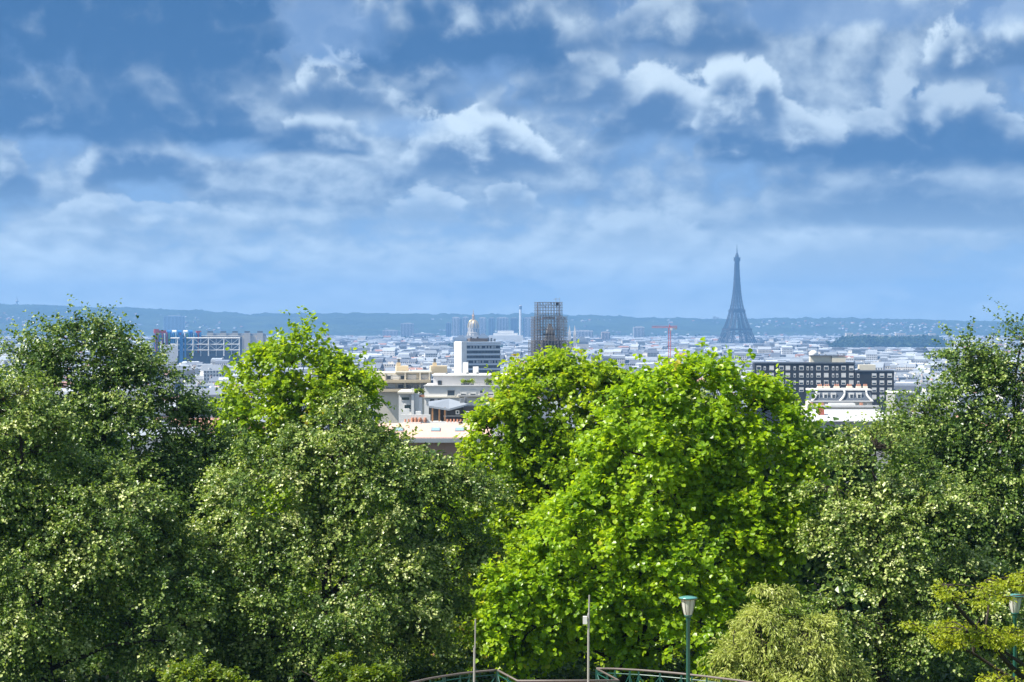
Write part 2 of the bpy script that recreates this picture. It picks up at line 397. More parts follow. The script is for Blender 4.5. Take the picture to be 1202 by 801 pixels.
class Site:
    """a hand-built thing: Empty at its base, local metres from photo pixels at its distance"""
    def __init__(s, name, label, cat, pxc, Y, rz=0.0, rad=0, group=None, zbase=None):
        s.x = WX(pxc, Y); s.Y = Y; s.s = Y / FPX; s.pxc = pxc; s.g = float(ground_z(s.x, Y)) - 1 if zbase is None else zbase
        s.o = thing(name, label, cat, (s.x, Y, s.g), rz, group)
        if rad: FOOT.append((s.x, Y + rad * .5, rad))
    def X(s, px): return (px - s.pxc) * s.s
    def Z(s, py): return WZ(py, s.Y) - s.g
    def box(s, name, m, px0, px1, py0, py1, y0, y1):
        """py0 = upper row, py1 = lower row (None = ground)"""
        return block(name, s.o, m, s.X(px0), s.X(px1), y0, y1, 0 if py1 is None else s.Z(py1), s.Z(py0))
    def win(s, me, px, py_bottom, y=0.0, name='window', parent=None):
        return link(name, me, parent or s.o, (s.X(px), y, s.Z(py_bottom)))

# ---- tiled roof house just below the park
s = Site('tiled_roof_house', 'low house with salmon tiled roof and two skylights between the trees', 'house', 520, 224, 0, 12)
wl = s.box('wall', mat('brown_brick', (.34, .22, .17), .85, var=.2, scale=1), 440, 574, 517, None, 0, 14)
tm = bpy.data.materials.new('salmon_roof_tiles'); tm.use_nodes = True; t = NT(tm.node_tree)
oc = t.node('ShaderNodeTexCoord').outputs['Object']; bt = t.node('ShaderNodeTexBrick')
mp = t.node('ShaderNodeMapping'); mp.inputs['Rotation'].default_value = (0, 0, 0); t.l.new(oc, mp.inputs[0]); t.l.new(mp.outputs[0], bt.inputs[0])
bt.inputs['Scale'].default_value = 1.6; bt.inputs['Color1'].default_value = (.62, .36, .29, 1); bt.inputs['Color2'].default_value = (.70, .46, .38, 1)
bt.inputs['Mortar'].default_value = (.40, .22, .17, 1); bt.inputs['Mortar Size'].default_value = .02
t.l.new(t.mix(t.m('MULTIPLY', t.noise(oc, .7, 5, .6), .6), bt.outputs[0], (.72, .55, .47, 1)), t.n['Principled BSDF'].inputs['Base Color'])
t.n['Principled BSDF'].inputs['Roughness'].default_value = .85
zE, zR = s.Z(513.5), s.Z(513.5) + 1.1
rf = MB(); xa, xb = s.X(438), s.X(576)
rf.add([(xa, -.4, zE), (xb, -.4, zE), (xb, 7, zR), (xa, 7, zR), (xb, 14.4, zE), (xa, 14.4, zE),
        (xa, -.4, zE - .18), (xb, -.4, zE - .18), (xb, 14.4, zE - .18), (xa, 14.4, zE - .18)],
       [(0, 1, 2, 3), (3, 2, 4, 5), (6, 7, 1, 0), (7, 8, 4, 2, 1), (8, 9, 5, 4), (9, 6, 0, 3, 5), (9, 8, 7, 6)])
roof = rf.build('roof', tm, s.o)
slope = 1.1 / 7.4
for pxs in (510, 538.5, 466):
    y0, y1 = 2.6, 4.3; z0 = zE + (y0 + .4) * slope; z1 = zE + (y1 + .4) * slope; hw = .46
    m = MB(); x = s.X(pxs)
    m.add([(x - hw, y0, z0 + .1), (x + hw, y0, z0 + .1), (x + hw, y1, z1 + .1), (x - hw, y1, z1 + .1), (x - hw, y0, z0), (x + hw, y0, z0), (x + hw, y1, z1), (x - hw, y1, z1)],
          [(0, 1, 2, 3), (4, 5, 1, 0), (5, 6, 2, 1), (6, 7, 3, 2), (7, 4, 0, 3)])
    m.cur = 1; e = .07
    m.add([(x - hw + e, y0 + e, z0 + .112 + e * slope), (x + hw - e, y0 + e, z0 + .112 + e * slope), (x + hw - e, y1 - e, z1 + .112 - e * slope), (x - hw + e, y1 - e, z1 + .112 - e * slope)], [(0, 1, 2, 3)])
    m.build('skylight', [M_zinc, mat('skylight_glass', (.35, .52, .55), .12, var=.1, spec=.8)], roof)
gt = MB(); gt.box(xa, xb, -.75, -.42, zE - .5, zE - .12); gt.build('gutter', M_zinc, s.o)
random.seed(3)
for k in range(3):
    cx = s.X([531, 547, 480][k]); st = MB().box(cx - .9, cx + .9, 6.7, 7.3, zR - .4, zR + .10).build('chimney_stack', M_white, s.o)
    for j in range(5):
        MB().lathe([(.12, 0), (.09, .30), (.11, .32), (.0, .32)], 8, (cx - .7 + j * .35, 7.0, zR + .102)).build('chimney_pot', M_terra, st)

# ---- black cabin on a roof terrace
s = Site('rooftop_cabin', 'small black clad cabin with sloping grey roof on a terrace above the tiled roof', 'cabin', 532, 262, math.radians(6), 9, zbase=WZ(499, 262))
s.box('wall', M_black, 524, 543, 479, 499.5, 0, 4.5)
s.box('lift_housing', M_black, 543.3, 557.5, 477, 499.5, -.4, 3.8)
m = MB(); sx = s.X
m.add([(sx(503), -1.2, s.Z(476)), (sx(526), -1.2, s.Z(479.6)), (sx(549), -.2, s.Z(474.2)), (sx(531), 4.8, s.Z(469.8)), (sx(506), 4.8, s.Z(473)),
       (sx(503), -1.2, s.Z(476) - .22), (sx(526), -1.2, s.Z(479.6) - .22), (sx(549), -.2, s.Z(474.2) - .22), (sx(531), 4.8, s.Z(469.8) - .22), (sx(506), 4.8, s.Z(473) - .22)],
      [(0, 1, 3, 4), (1, 2, 3), (5, 6, 1, 0), (6, 7, 2, 1), (7, 8, 3, 2), (8, 9, 4, 3), (9, 5, 0, 4), (9, 8, 6, 5), (8, 7, 6)])
m.build('roof', M_zinc, s.o)
for px in (507, 515, 521.5):
    s.box('post', M_wood, px - .9, px + .9, 478, 499.5, -.9, -.72)
s.box('back_panel', M_black, 506, 524, 477, 499.5, 3.9, 4.1)
for px, w, py, h in ((536.5, .35, 487, 4.6), (546.5, .35, 491, 8)):
    pass
s.win(window_mesh(.42, .46), 537, 486.5, -.02); d = s.win(window_mesh(.45, .9), 548, 491.8, -.42, 'door'); s.win(window_mesh(.42, .9), 553.5, 491.8, -.42, 'door')
s.box('roof_vent', M_steel, 541, 545, 468.5, 474, 1, 1.6); s.box('roof_vent', M_steel, 546.5, 549.5, 467, 477.5, 1.4, 1.9)
rl = MB(); rl.box(sx(519), sx(557), -1.6, -1.56, s.Z(488.2), s.Z(487.6)); rl.build('handrail', M_steel, s.o)
s2 = Site('roof_terrace_house', 'white house whose terrace carries the black cabin', 'house', 520, 256, 0, 0)
s2.box('wall', M_white, 470, 575, 498.6, None, 0, 16); s2.box('parapet', M_white, 470, 505, 487, 498.5, .3, .6)
s2.box('parapet', M_white, 505.1, 575, 495.2, 498.5, .3, .6)
for px, a, b_ in ((476, 481, 487), (490, 484, 487), (487, 489, 494)):
    s2.box('chimney_stack', M_white, px - 3, px + 3, a, 498.5, 2, 2.8)
for k, px in enumerate((484, 488, 493, 499)):
    MB().lathe([(.16, 0), (.2, .3), (.13, .55), (0, .56)], 8, (s2.X(px), .15, s2.Z(496))).build('flower_pot', M_terra, s2.o)

# ---- white terrace building
s = Site('white_terrace_building', 'white flat roofed apartment building with planted roof terrace and band of windows', 'building', 550, 330, 0, 20)
s.box('wall', M_white, 498, 612, 453, None, 0, 14)
s.box('upper_storey', mat('shade_tinted_render', (.68, .66, .66), .8, var=.08, scale=.3), 508, 611, 442, 452.9, 2.2, 13)  # white storey; its lavender shade tint is put into the colour
s.box('roof_slab', M_white, 506.5, 612.5, 440.6, 441.9, 1.9, 13.4)
s.box('ledge', M_cream, 497.2, 613, 465.6, 467.0, -.35, -.01)
s.box('ledge', M_white, 497.4, 613, 452.2, 453.4, -.25, -.01)
w1 = window_mesh(1.25, .95); w2 = window_mesh(.95, .85, blind=.75); w3 = window_mesh(.6, .55); w4 = window_mesh(.7, .7, blind=.9); w5 = window_mesh(.6, .62, dark=True)
s.win(w1, 529.5, 465.3, -.02); 
for px in (544, 555.2, 576, 588): s.win(w2, px, 464.6, -.02)
for px in (565.2, 598, 606): s.win(w3, px, 462.4, -.02)
for px in (507.3, 516.2): s.win(w5, px, 473.6, -.02)
for px in (565, 580): s.win(w3, px, 473.5, -.02)
s.win(w4, 502.5, 474, -.02)
s.win(w5, 515.8, 452.6, 2.16, 'door')
bp = s.box('balcony', M_grey, 538, 574, 463.8, 465.5, -1.0, -.4)
s.box('rail', M_steel, 541, 611, 449.6, 450.0, .4, .45)
for k in range(13):
    px = 541 + k * 5.5; s.box('rail_post', M_steel, px - .15, px + .15, 450, 452.9, .4, .45)
for px0, px1 in ((541, 551), (552, 556), (570, 579), (582, 588), (594, 604)):
    s.box('planter', M_slate, px0, px1, 451.2, 452.9, .7, 1.1)
TERRACE = [(s.x + s.X(p), s.Y + .9, WZ(451, 330), r) for p, r in ((543, .35), (546, .3), (549.5, .28), (554, .4), (572, .45), (575, .35), (583, .4), (587, .35), (598, .4))]
for px, py in ((560, 437.5), (523, 438.6), (548, 438), (583, 438)):
    s.box('roof_vent', M_steel, px - 1.5, px + 1.5, py, 440.5, 5, 5.6)
s.box('chimney_stack', M_white, 541.5, 548, 427, 440.5, 9, 10.5); s.box('chimney_stack', M_white, 554, 560.5, 432, 440.5, 8, 9.5)

# ---- cream stepped building left of it
s = Site('cream_balcony_building', 'cream stepped apartment building with long balconies and tan penthouses', 'building', 480, 372, math.radians(4), 20)
s.box('wall', M_cream, 440, 506, 438, None, 0, 12)
s.box('penthouse', M_tan, 465.5, 480, 430.5, 437.9, 3, 9); s.box('penthouse', M_tan, 507 - .5, 526, 430.5, 440, 3.5, 9)
s.box('roof_slab', M_cream, 464, 507, 436.2, 437.9, -.5, 2.9)
for py in (446, 456.5):
    s.box('balcony', M_tan, 440, 505, py, py + 3.2, -1.4, -.02)
for py in (437.9, 449.4):
    for px in (452, 475.5, 493, 504): s.box('pier', M_cream, px - .8, px + .8, py, py + 8, -.6, -.01)
wa = window_mesh(1.6, .75, blind=.9); wb = window_mesh(1.05, .75); wc = window_mesh(1.5, .8, blind=1)
for px, me in ((464.5, wa), (471.5, wb), (483.5, wc), (498.5, wc), (457, wb)): s.win(me, px, 445.8, -.03)
for px, me in ((458, wa), (470.5, wb), (480, wb), (488, wb), (497, wc)): s.win(me, px, 456.2, -.03)
for px, me in ((478, wb), (472, wb), (484, wb)): s.win(me, px, 468, -.03)
for px in (468.5, 511.5):
    st = s.box('chimney_stack', M_tan, px - 2.4, px + 2.4, 426.5, 430.4, 5, 6); MB().lathe([(.22, 0), (.22, .5), (.3, .55), (0, .7)], 8, (s.X(px), 5.5, s.Z(426.4))).build('chimney_pot', M_slate, st)
s = Site('white_side_wing', 'plain white narrow wing standing below the cream balcony building', 'building', 484, 300, 0, 0)
s.box('wall', M_white, 468, 492, 462, None, 0, 10); s.box('pillar', M_white, 483, 486, 456, None, -.6, -.02)
s.box('roof_slab', M_cream, 467, 486.5, 459.8, 461.9, -.8, 10.2)
s.win(window_mesh(1.2, .55), 476, 470.5, -.02); s.win(window_mesh(1.0, .7), 478.5, 481, -.02); s.box('planter', M_terra, 486.7, 498, 463.8, 466.5, .2, .8)
TERRACE += [(s.x + s.X(p), s.Y + .5, WZ(462, 300), r) for p, r in ((488, .3), (492, .35), (496, .28))]

# ---- banded tower block
s = Site('banded_tower_block', 'tall white apartment tower with horizontal balcony bands tinted for bluish shade', 'tower block', 567, 1285, math.radians(17), 22)
S = s.s; M_pal = mat('blue_shade_panels', (.62, .68, .74), .6, var=.06, scale=.1)  # white bands; the front's bluish shade is put into this colour
s.box('wall', M_slate, 546.5, 588, 403, None, 0, 13)
s.box('end_wall', M_white, 540, 546.4, 401, None, -1.2, 14)
for k in range(9):
    py = 403.6 + k * 5.75
    s.box('balcony', M_pal, 546.6, 588.6, py, py + 2.2, -1.3, -.02)
    if k < 7:
        for j in range(11):
            wv = .9 if (j * 7 + k * 5) % 4 else 1.7
            if (j + k * 3) % 5: s.box('window', M_glass if (j * 3 + k) % 3 else M_blind, 547.6 + j * 3.7, 547.6 + j * 3.7 + wv * 1.7, py + 2.7, py + 5.4, -.08, -.01)
s.box('roof_slab', M_pal, 546.5, 588.4, 401.2, 403.3, -1, 13.2)
s.box('plant_room', mat('dark_brown_cladding', (.12, .09, .07), .7, var=.2), 553, 574, 397.5, 401.1, 3, 9)
for px, py in ((555, 395.8), (558, 397), (563, 395.5), (576, 396.5), (580, 397), (584, 398), (550, 398.5)):
    s.box('roof_vent', M_slate, px - .8, px + .8, py, 401.1, 4, 5.5)

# ---- dark apartment building
s = Site('charcoal_apartment_building', 'charcoal grey apartment building with rows of white framed windows', 'building', 950, 870, math.radians(-3), 26)
s.box('wall', M_black, 886, 1003, 427, None, 0, 14); s.box('annex', M_black, 1003.4, 1048, 436, None, -2, 12)
s.box('parapet', M_slate, 885.6, 1003.2, 425.6, 426.95, -.3, 14.2); s.box('parapet', M_slate, 1003.3, 1048.6, 434.8, 435.95, -2.3, 12.2)
wA = window_mesh(1.75, 1.75, .16, blind=.55); wB = window_mesh(.85, 1.55, .14, blind=.3); wC = window_mesh(1.75, 1.75, .16, blind=.95); wD = window_mesh(1.75, 1.75, .16, blind=.2)
cols = [(891, 2), (898, 1), (906, 2), (917.5, 0), (925, 2), (933, 1), (940.8, 0), (948.2, 1), (953, 1), (960.8, 0), (969.8, 0), (977.8, 1), (982.5, 1), (990, 0), (999, 0)]
random.seed(5)
for r in range(4):
    for px, k in cols:
        me = wB if k == 1 else random.choice((wA, wC, wD)); s.win(me, px, 434.8 + r * 8.45, -.03)
for r in range(4):
    for px in (1025, 1034, 1043): s.win(random.choice((wA, wC, wD)), px, 443.3 + r * 8.45, -2.03)
    s.win(wB, 1006.5, 443.3 + r * 8.45, -2.03)
pn = mat('pale_stone_cladding', (.72, .66, .52), .8, var=.1)
s.box('penthouse', pn, 952, 976.5, 418.2, 425.5, 3, 10); s.box('penthouse', pn, 977, 993, 418.8, 425.5, 2.2, 10.5)
s.box('penthouse_roof', M_slate, 951.3, 994, 417.4, 418.15, 2, 10.6); s.box('penthouse', pn, 1009, 1028, 428.5, 434.7, 2, 8)
MB().lathe([(0, 1.9), (.9, 1.75), (1.6, 1.2), (1.8, .4), (1.7, 0)], 12, (s.X(956), 5, s.Z(417.4))).build('satellite_dish', M_white, s.o, True)
for px in (963, 970, 985, 992): s.box('roof_vent', M_steel, px - .6, px + .6, 416, 417.3, 5, 6)

# ---- mansard house in front of it
s = Site('mansard_house', 'grey zinc mansard house with curved dormers and terracotta chimney pots', 'house', 988, 640, 0, 18)
s.box('wall', M_cream, 952, 1024, 471, None, 0, 12)
m = MB(); z0, z1 = s.Z(471), s.Z(459); xa, xb = s.X(952), s.X(1024)
m.add([(xa, 0, z0), (xb, 0, z0), (xb, 12, z0), (xa, 12, z0), (xa + .4, 1.6, z1), (xb - .4, 1.6, z1), (xb - .4, 10.4, z1), (xa + .4, 10.4, z1)],
      [(0, 1, 5, 4), (1, 2, 6, 5), (2, 3, 7, 6), (3, 0, 4, 7), (4, 5, 6, 7)])
m.build('roof', M_slate, s.o); s.box('cornice', M_white, 951, 1025, 470.4, 472, -.5, -.02); s.box('roof_edge', M_white, 951.5, 1024.5, 457.2, 458.9, 1.3, 10.8)
for px in (960, 969.5, 979, 1000, 1009): 
    d = s.box('dormer', M_white, px - 3, px + 3, 461.5, 469, .5, 2.5); link('window', window_mesh(1.0, 1.25), d, (s.X(px), .46, s.Z(468.2)))
for px, a in ((956, 1), (989, 1), (1021, 0)):
    pts = [(s.X(px) + (1.6 * math.sin(q * .32) - .8) * (1 if a else -1), -.1 + q * .2, z0 + (z1 - z0) * q / 6) for q in range(7)]
    MB().tube(pts, .32, 6).build('gable_scroll', M_white, s.o)
for px, w in ((966, 3), (974, 4), (986, 3.4), (1001, 3.4), (1012, 3), (1020, 2.6)):
    st = s.box('chimney_stack', M_cream, px - w, px + w, 454.2, 457.1, 6, 7)
    for j in (-.6, 0, .6): MB().lathe([(.22, 0), (.17, .55), (.2, .6), (0, .6)], 7, (s.X(px + j * w), 6.5, s.Z(454.15))).build('chimney_pot', M_terra, st)
s = Site('terrace_roof_house', 'low pale house with cluttered flat roof below the mansard house', 'house', 990, 540, 0, 14)
s.box('wall', M_cream, 948, 1034, 478.5, None, 0, 12); s.box('parapet', M_white, 947, 1035, 476, 478.4, -.2, .3)
s.box('skylight', mat('pale_skylight', (.70, .73, .76), .35, var=.1), 978, 1007, 474.5, 478.4, 4, 8)
for px, py, mm in ((954, 473, M_terra), (961, 474.5, M_cream), (967, 473.5, M_terra), (972, 475, M_white), (1013, 473.5, M_terra), (1022, 474.6, M_steel)):
    s.box('chimney_stack', mm, px - 1.6, px + 1.6, py, 478.4, 2, 3)
s = Site('shed_roof_house', 'white shed roofed house low between the maple and the lime', 'house', 995, 420, 0, 12)
s.box('wall', M_grey, 955, 1045, 494, None, 0, 12)
m = MB(); m.add([(s.X(954), -.4, s.Z(494)), (s.X(1046), -.4, s.Z(494)), (s.X(1046), 12.4, s.Z(484)), (s.X(954), 12.4, s.Z(484)),
                 (s.X(954), -.4, s.Z(494) - .2), (s.X(1046), -.4, s.Z(494) - .2), (s.X(1046), 12.4, s.Z(484) - 1.6), (s.X(954), 12.4, s.Z(484) - 1.6)],
                [(0, 1, 2, 3), (5, 4, 7, 6), (4, 5, 1, 0), (5, 6, 2, 1), (6, 7, 3, 2), (7, 4, 0, 3)])
m.build('roof', mat('pale_roof_sheet', (.66, .67, .68), .6, var=.1), s.o)
s.box('chimney_stack', mat('red_brick', (.42, .13, .09), .85, var=.2), 966, 973, 481, 494, 6, 7.2)
s = Site('pale_corner_house', 'pale grey house beside the charcoal apartment building', 'house', 1062, 800, math.radians(8), 12)
s.box('wall', M_grey, 1050, 1076, 462, None, 0, 10); s.box('roof_slab', M_white, 1049, 1077, 460.5, 461.9, -.3, 10.3)

# ---- bell tower inside a scaffold
Y = 820
s = Site('scaffolded_bell_tower', 'slender stone bell tower wrapped in tall steel scaffolding', 'bell tower', 648, Y, math.radians(10), 16)
wt = s.X(658) ; zt = s.Z(398)
s.box('shaft', mat('weathered_stone', (.24, .23, .22), .85, var=.2), 637, 660, 400, None, 0, 8.2)
m = MB(); xa, xb = s.X(641.5), s.X(654.5); zc = s.Z(380); cx = (xa + xb) / 2
m.add([(xa, 2, s.Z(400)), (xb, 2, s.Z(400)), (xb, 6, s.Z(400)), (xa, 6, s.Z(400)), (cx - .5, 3.5, zc), (cx + .5, 3.5, zc), (cx + .5, 4.5, zc), (cx - .5, 4.5, zc)],
      [(0, 1, 5, 4), (1, 2, 6, 5), (2, 3, 7, 6), (3, 0, 4, 7), (4, 5, 6, 7)])
m.build('spire', mat('weathered_stone', (.24, .23, .22), .85, var=.2), s.o)
for px in (643, 653): s.box('belfry_opening', M_black, px - 2.5, px + 2.5, 404, 414, -.06, -.01)
s.box('nave', M_stone, 655, 672, 409, None, 2, 26)
s = Site('scaffolding', 'tall cage of steel scaffolding with timber decks around the bell tower', 'scaffolding', 648, Y, math.radians(10), 0)
M_scaf = mat('weathered_scaffold_tube', (.15, .15, .16), .55, .2, var=.2); LIFT = 2.0; zb = s.Z(425)
def cage(x0, x1, y0, y1, z0, z1, nx, ny):
    xs = np.linspace(x0, x1, nx); ys_ = np.linspace(y0, y1, ny); e = []
    for x in xs:
        for y in (y0, y1): e.append(((x, y, z0), (x, y, z1)))
    for y in ys_[1:-1]:
        for x in (x0, x1): e.append(((x, y, z0), (x, y, z1)))
    st = MB()
    for a, b_ in e: st.tube([a, b_], .10, 4)
    st.build('standards', M_scaf, s.o)
    z = z1; k = 0; lg = MB()
    while z > z0:
        for zz in (z, z - 1.0):
            for y in (y0, y1): lg.tube([(x0 - .3, y, zz), (x1 + .3, y, zz)], .06, 4)
            for x in (x0, x1): lg.tube([(x, y0 - .3, zz), (x, y1 + .3, zz)], .06, 4)
        if k % 2 == 0:
            for i in range(nx - 1): lg.tube([(xs[i], y0, z), (xs[i + 1], y0, z - LIFT)] if (i + k) % 4 < 2 else [(xs[i + 1], y0, z), (xs[i], y0, z - LIFT)], .06, 4)
        z -= LIFT; k += 1
    lg.build('ledgers', M_scaf, s.o)
cage(s.X(632), s.X(659), -1.5, 7.5, zb, s.Z(355), 9, 5)
cage(s.X(628.5), s.X(664), -2.6, 9, zb, s.Z(372), 11, 6)
cage(s.X(626), s.X(669), -3.6, 10, 0, s.Z(400), 12, 6)
mdk = mat('scaffold_boards', (.22, .14, .09), .8, var=.25, scale=1)
random.seed(8)
for k in range(16):
    z = s.Z(368) - k * LIFT; wide = 0 if k < 3 else 1
    x0, x1 = s.X(634 - wide * 4), s.X(656.5 + wide * 6)
    if k in (0, 2, 3, 5, 6, 7, 8, 10, 12, 14): MB().box(x0 + random.uniform(0, 1.5), x1 - random.uniform(0, 1.5), -1.45 - wide, -.3, z, z + .13).build('deck', mdk, s.o)
    if k in (1, 4): MB().box(s.X(637), s.X(651), -1.3, -.2, z, z + .55).build('deck', mdk, s.o)
    MB().box(x0 + .6, x1 - .6, 6.6, 7.4, z, z + .12).build('deck', mdk, s.o)
s.box('hoist', M_black, 651.5, 654.5, 355.5, 359, -1.9, -1.2)
cr = MB(); cr.tube([(s.X(652), -1, s.Z(355)), (s.X(652), -1, s.Z(350))], .07, 4); cr.tube([(s.X(649), -1, s.Z(351.5)), (s.X(657), -1, s.Z(351))], .06, 4); cr.tube([(s.X(656.5), -1, s.Z(355)), (s.X(656.5), -1, s.Z(349.5))], .05, 4)
cr.build('hoist_mast', M_steel, s.o)

# ---- tower crane
s = Site('tower_crane', 'red tower crane standing over the roofs', 'crane', 786, 1900, math.radians(5), 5)
def lattice(name, p0, p1, w, n, m, parent, r=.12):
    p0 = Vector(p0); p1 = Vector(p1); d = (p1 - p0).normalized(); a = d.cross(Vector((0, 1, 0))).normalized() if abs(d.y) < .9 else Vector((1, 0, 0)); b_ = d.cross(a)
    cs = [(a * i + b_ * j) * w / 2 for i, j in ((-1, -1), (1, -1), (1, 1), (-1, 1))]
    mb = MB()
    for c in cs: mb.tube([p0 + c, p1 + c], r, 4)
    for k in range(n):
        q0 = p0.lerp(p1, k / n); q1 = p0.lerp(p1, (k + 1) / n)
        for i in range(4):
            mb.tube([q0 + cs[i], q1 + cs[(i + 1) % 4]], r * .7, 3)
    return mb.build(name, m, parent)
mr = mat('crane_red', (.55, .10, .07), .5, var=.1)
lattice('mast', (0, 0, 0), (0, 0, s.Z(384.5)), 1.8, 24, mr, s.o, .12)
lattice('jib', (s.X(765), 0, s.Z(384)), (s.X(786), 0, s.Z(384)), 1.4, 12, mr, s.o, .12); lattice('counter_jib', (s.X(786), 0, s.Z(384)), (s.X(795), 0, s.Z(384)), 1.4, 5, mr, s.o, .16)
s.box('counterweight', M_grey, 791.5, 794.5, 384.4, 387, -.8, .8); s.box('cab', M_white, 786.8, 789, 385.2, 388, -1.2, .6)
MB().tube([(0, 0, s.Z(384.5)), (0, 0, s.Z(381))], .3, 4).build('apex', mr, s.o)

# ---- lattice iron tower
Y = 7000
s = Site('lattice_iron_tower', 'very tall tapering iron lattice tower rising over the city on the skyline', 'tower', 865, Y, math.radians(14), 80, zbase=-2)
prof = [(0, 54), (20, 47), (40, 40), (57, 34.5), (75, 28), (95, 23), (115, 18.5), (140, 14), (165, 11), (190, 8.8), (215, 7.3), (245, 6.1), (276, 5.2)]
def hw(z): return float(np.interp(z, [p[0] for p in prof], [p[1] for p in prof]))
def pier(z): return float(np.interp(z, [0, 57, 115, 150, 276], [13, 9, 7, 5.5, 3.4]))   # half thickness factor of one leg
zl = [0, 14, 28, 42, 57, 71, 85, 100, 115, 127, 139, 151, 163, 175, 187, 199, 211, 223, 235, 247, 259, 276]
for sx_ in (-1, 1):
    for sy_ in (-1, 1):
        mb = MB()
        def corner(z, i, j):
            h = hw(z); p = pier(z) * (1.7 if z < 116 else 1.3); p = min(p, h)
            return Vector((sx_ * (h - p * i), sy_ * (h - p * j), z))
        for i in (0, 1):
            for j in (0, 1):
                mb.tube([corner(z, i, j) for z in zl], [1.5 if z < 116 else 1.0 for z in zl], 4)
        for a, b_ in zip(zl[:-1], zl[1:]):
            nn = 2 if a < 116 else 1
            for q in range(nn):
                za = a + (b_ - a) * q / nn; zb_ = a + (b_ - a) * (q + 1) / nn
                for (i0, j0), (i1, j1) in (((0, 0), (1, 0)), ((1, 0), (1, 1)), ((1, 1), (0, 1)), ((0, 1), (0, 0))):
                    r = .5 if a < 116 else .38
                    mb.tube([corner(za, i0, j0), corner(zb_, i1, j1)], r, 3, False); mb.tube([corner(za, i1, j1), corner(zb_, i0, j0)], r, 3, False)
                    mb.tube([corner(za, i0, j0), corner(za, i1, j1)], r, 3, False)
        mb.build('leg', M_iron, s.o)
br = MB()
for a, b_ in zip(zl[9:-1], zl[10:]):
    for q in range(2):
        za = a + (b_ - a) * q / 2; zb_ = a + (b_ - a) * (q + 1) / 2; h0, h1 = hw(za), hw(zb_)
        for (x0, y0), (x1, y1) in (((-1, -1), (1, -1)), ((1, -1), (1, 1)), ((1, 1), (-1, 1)), ((-1, 1), (-1, -1))):
            br.tube([(x0 * h0, y0 * h0, za), (x1 * h1, y1 * h1, zb_)], .42, 3, False); br.tube([(x1 * h0, y1 * h0, za), (x0 * h1, y0 * h1, zb_)], .42, 3, False)
            br.tube([(x0 * h0, y0 * h0, za), (x1 * h0, y1 * h0, za)], .36, 3, False)
br.build('upper_bracing', M_iron, s.o)
def plat(name, z, h, w, g=0):
    m = MB(); m.box(-w, w, -w, w, z, z + h)
    o = m.build(name, M_iron, s.o)
    rl = MB()
    for k in range(12):
        q = -w + 2 * w * k / 11
        for y in (-w, w): rl.tube([(q, y, z + h), (q, y, z + h + 3)], .4, 3, False); rl.tube([(y, q, z + h), (y, q, z + h + 3)], .4, 3, False)
    rl.build('gallery_posts', M_iron, o)
    return o
plat('first_platform', 55, 6, 37); plat('second_platform', 112, 5, 21); plat('middle_platform', 194, 20, 8.2)
MB().box(-15, 15, -15, 15, 117, 123).build('pavilion', M_iron, s.o); plat('top_platform', 272, 9, 8.0)
MB().lathe([(6, 281), (6, 289), (4.2, 293), (3.2, 297), (1.6, 300), (1.3, 312), (.7, 313), (.6, 324), (0, 325)], 10).build('cupola_and_mast', M_iron, s.o)
for k in range(4):
    ar = MB(); pts = []
    for q in range(17):
        a = math.pi * q / 16; u = -37 * math.cos(a); z = 8 + 41 * math.sin(a); off = -(hw(z) - 1.5)
        pts.append((u, off, z))
    rot = lambda p: (p[0] * math.cos(k * math.pi / 2) - p[1] * math.sin(k * math.pi / 2), p[0] * math.sin(k * math.pi / 2) + p[1] * math.cos(k * math.pi / 2), p[2])
    ar.tube([rot(p) for p in pts], 1.8, 5); ar.build('arch', M_iron, s.o)

# ---- colourful exposed-structure culture centre
s = Site('exposed_pipe_building', 'boxy building with blue pipes, red roof units and white truss frame', 'building', 232, 2680, math.radians(12), 60)
s.box('core', mat('dark_glazing', (.09, .12, .16), .2, var=.2), 181, 284, 396, None, 3, 60)
s.box('service_wall', M_blue, 182, 236, 391.6, 413, -4, 2.5)
for k, px in enumerate(np.arange(183, 236, 2.6)):
    MB().tube([(s.X(px), -5.2, s.Z(414)), (s.X(px), -5.2, s.Z(390 + (k * 37 % 5) * .5))], .9, 6).build('duct', [M_blue, mat('pale_blue_pipe', (.35, .55, .68), .5), mat('green_pipe', (.10, .34, .22), .5), mat('white_pipe', (.75, .76, .76), .5), mat('maroon_pipe', (.25, .06, .10), .5)][[0, 1, 0, 4, 0, 3, 2, 0][k % 8] if px > 196 else [4, 4, 0, 4, 3][k % 5]], s.o)
s.box('red_roof_unit', M_red, 181.5, 187, 386.5, 391.5, 0, 9); s.box('red_roof_unit', M_red, 187.2, 195.5, 388, 391.5, 1, 9)
s.box('red_roof_unit', M_red, 230.5, 236, 388.6, 391.5, 0, 8)
for k, px in enumerate((199, 205, 211, 218, 224)): 
    MB().tube([(s.X(px - 2.4), 3, s.Z(390)), (s.X(px + 2.4), 3, s.Z(390))], 2.3, 8).build('roof_unit', M_white if k % 2 else M_blue, s.o)
s.box('blue_tower', M_blue, 210.5, 214.5, 393, None, -9, -5.4); s.box('lift_shaft', M_blue, 216, 218, 396, None, -9, -5.4)
s.box('roof_deck', M_grey, 181, 284, 394.6, 395.9, 2.6, 60)
tr = MB(); zz = [s.Z(397), s.Z(404.3), s.Z(411)]
for z in zz: tr.tube([(s.X(200), -8, z), (s.X(281), -8, z)], .75, 4)
pxs = np.linspace(208, 280, 9)
for k in range(9): tr.tube([(s.X(pxs[k]), -8, s.Z(418)), (s.X(pxs[k]), -8, zz[0])], .9 if k % 2 == 0 else .45, 4)
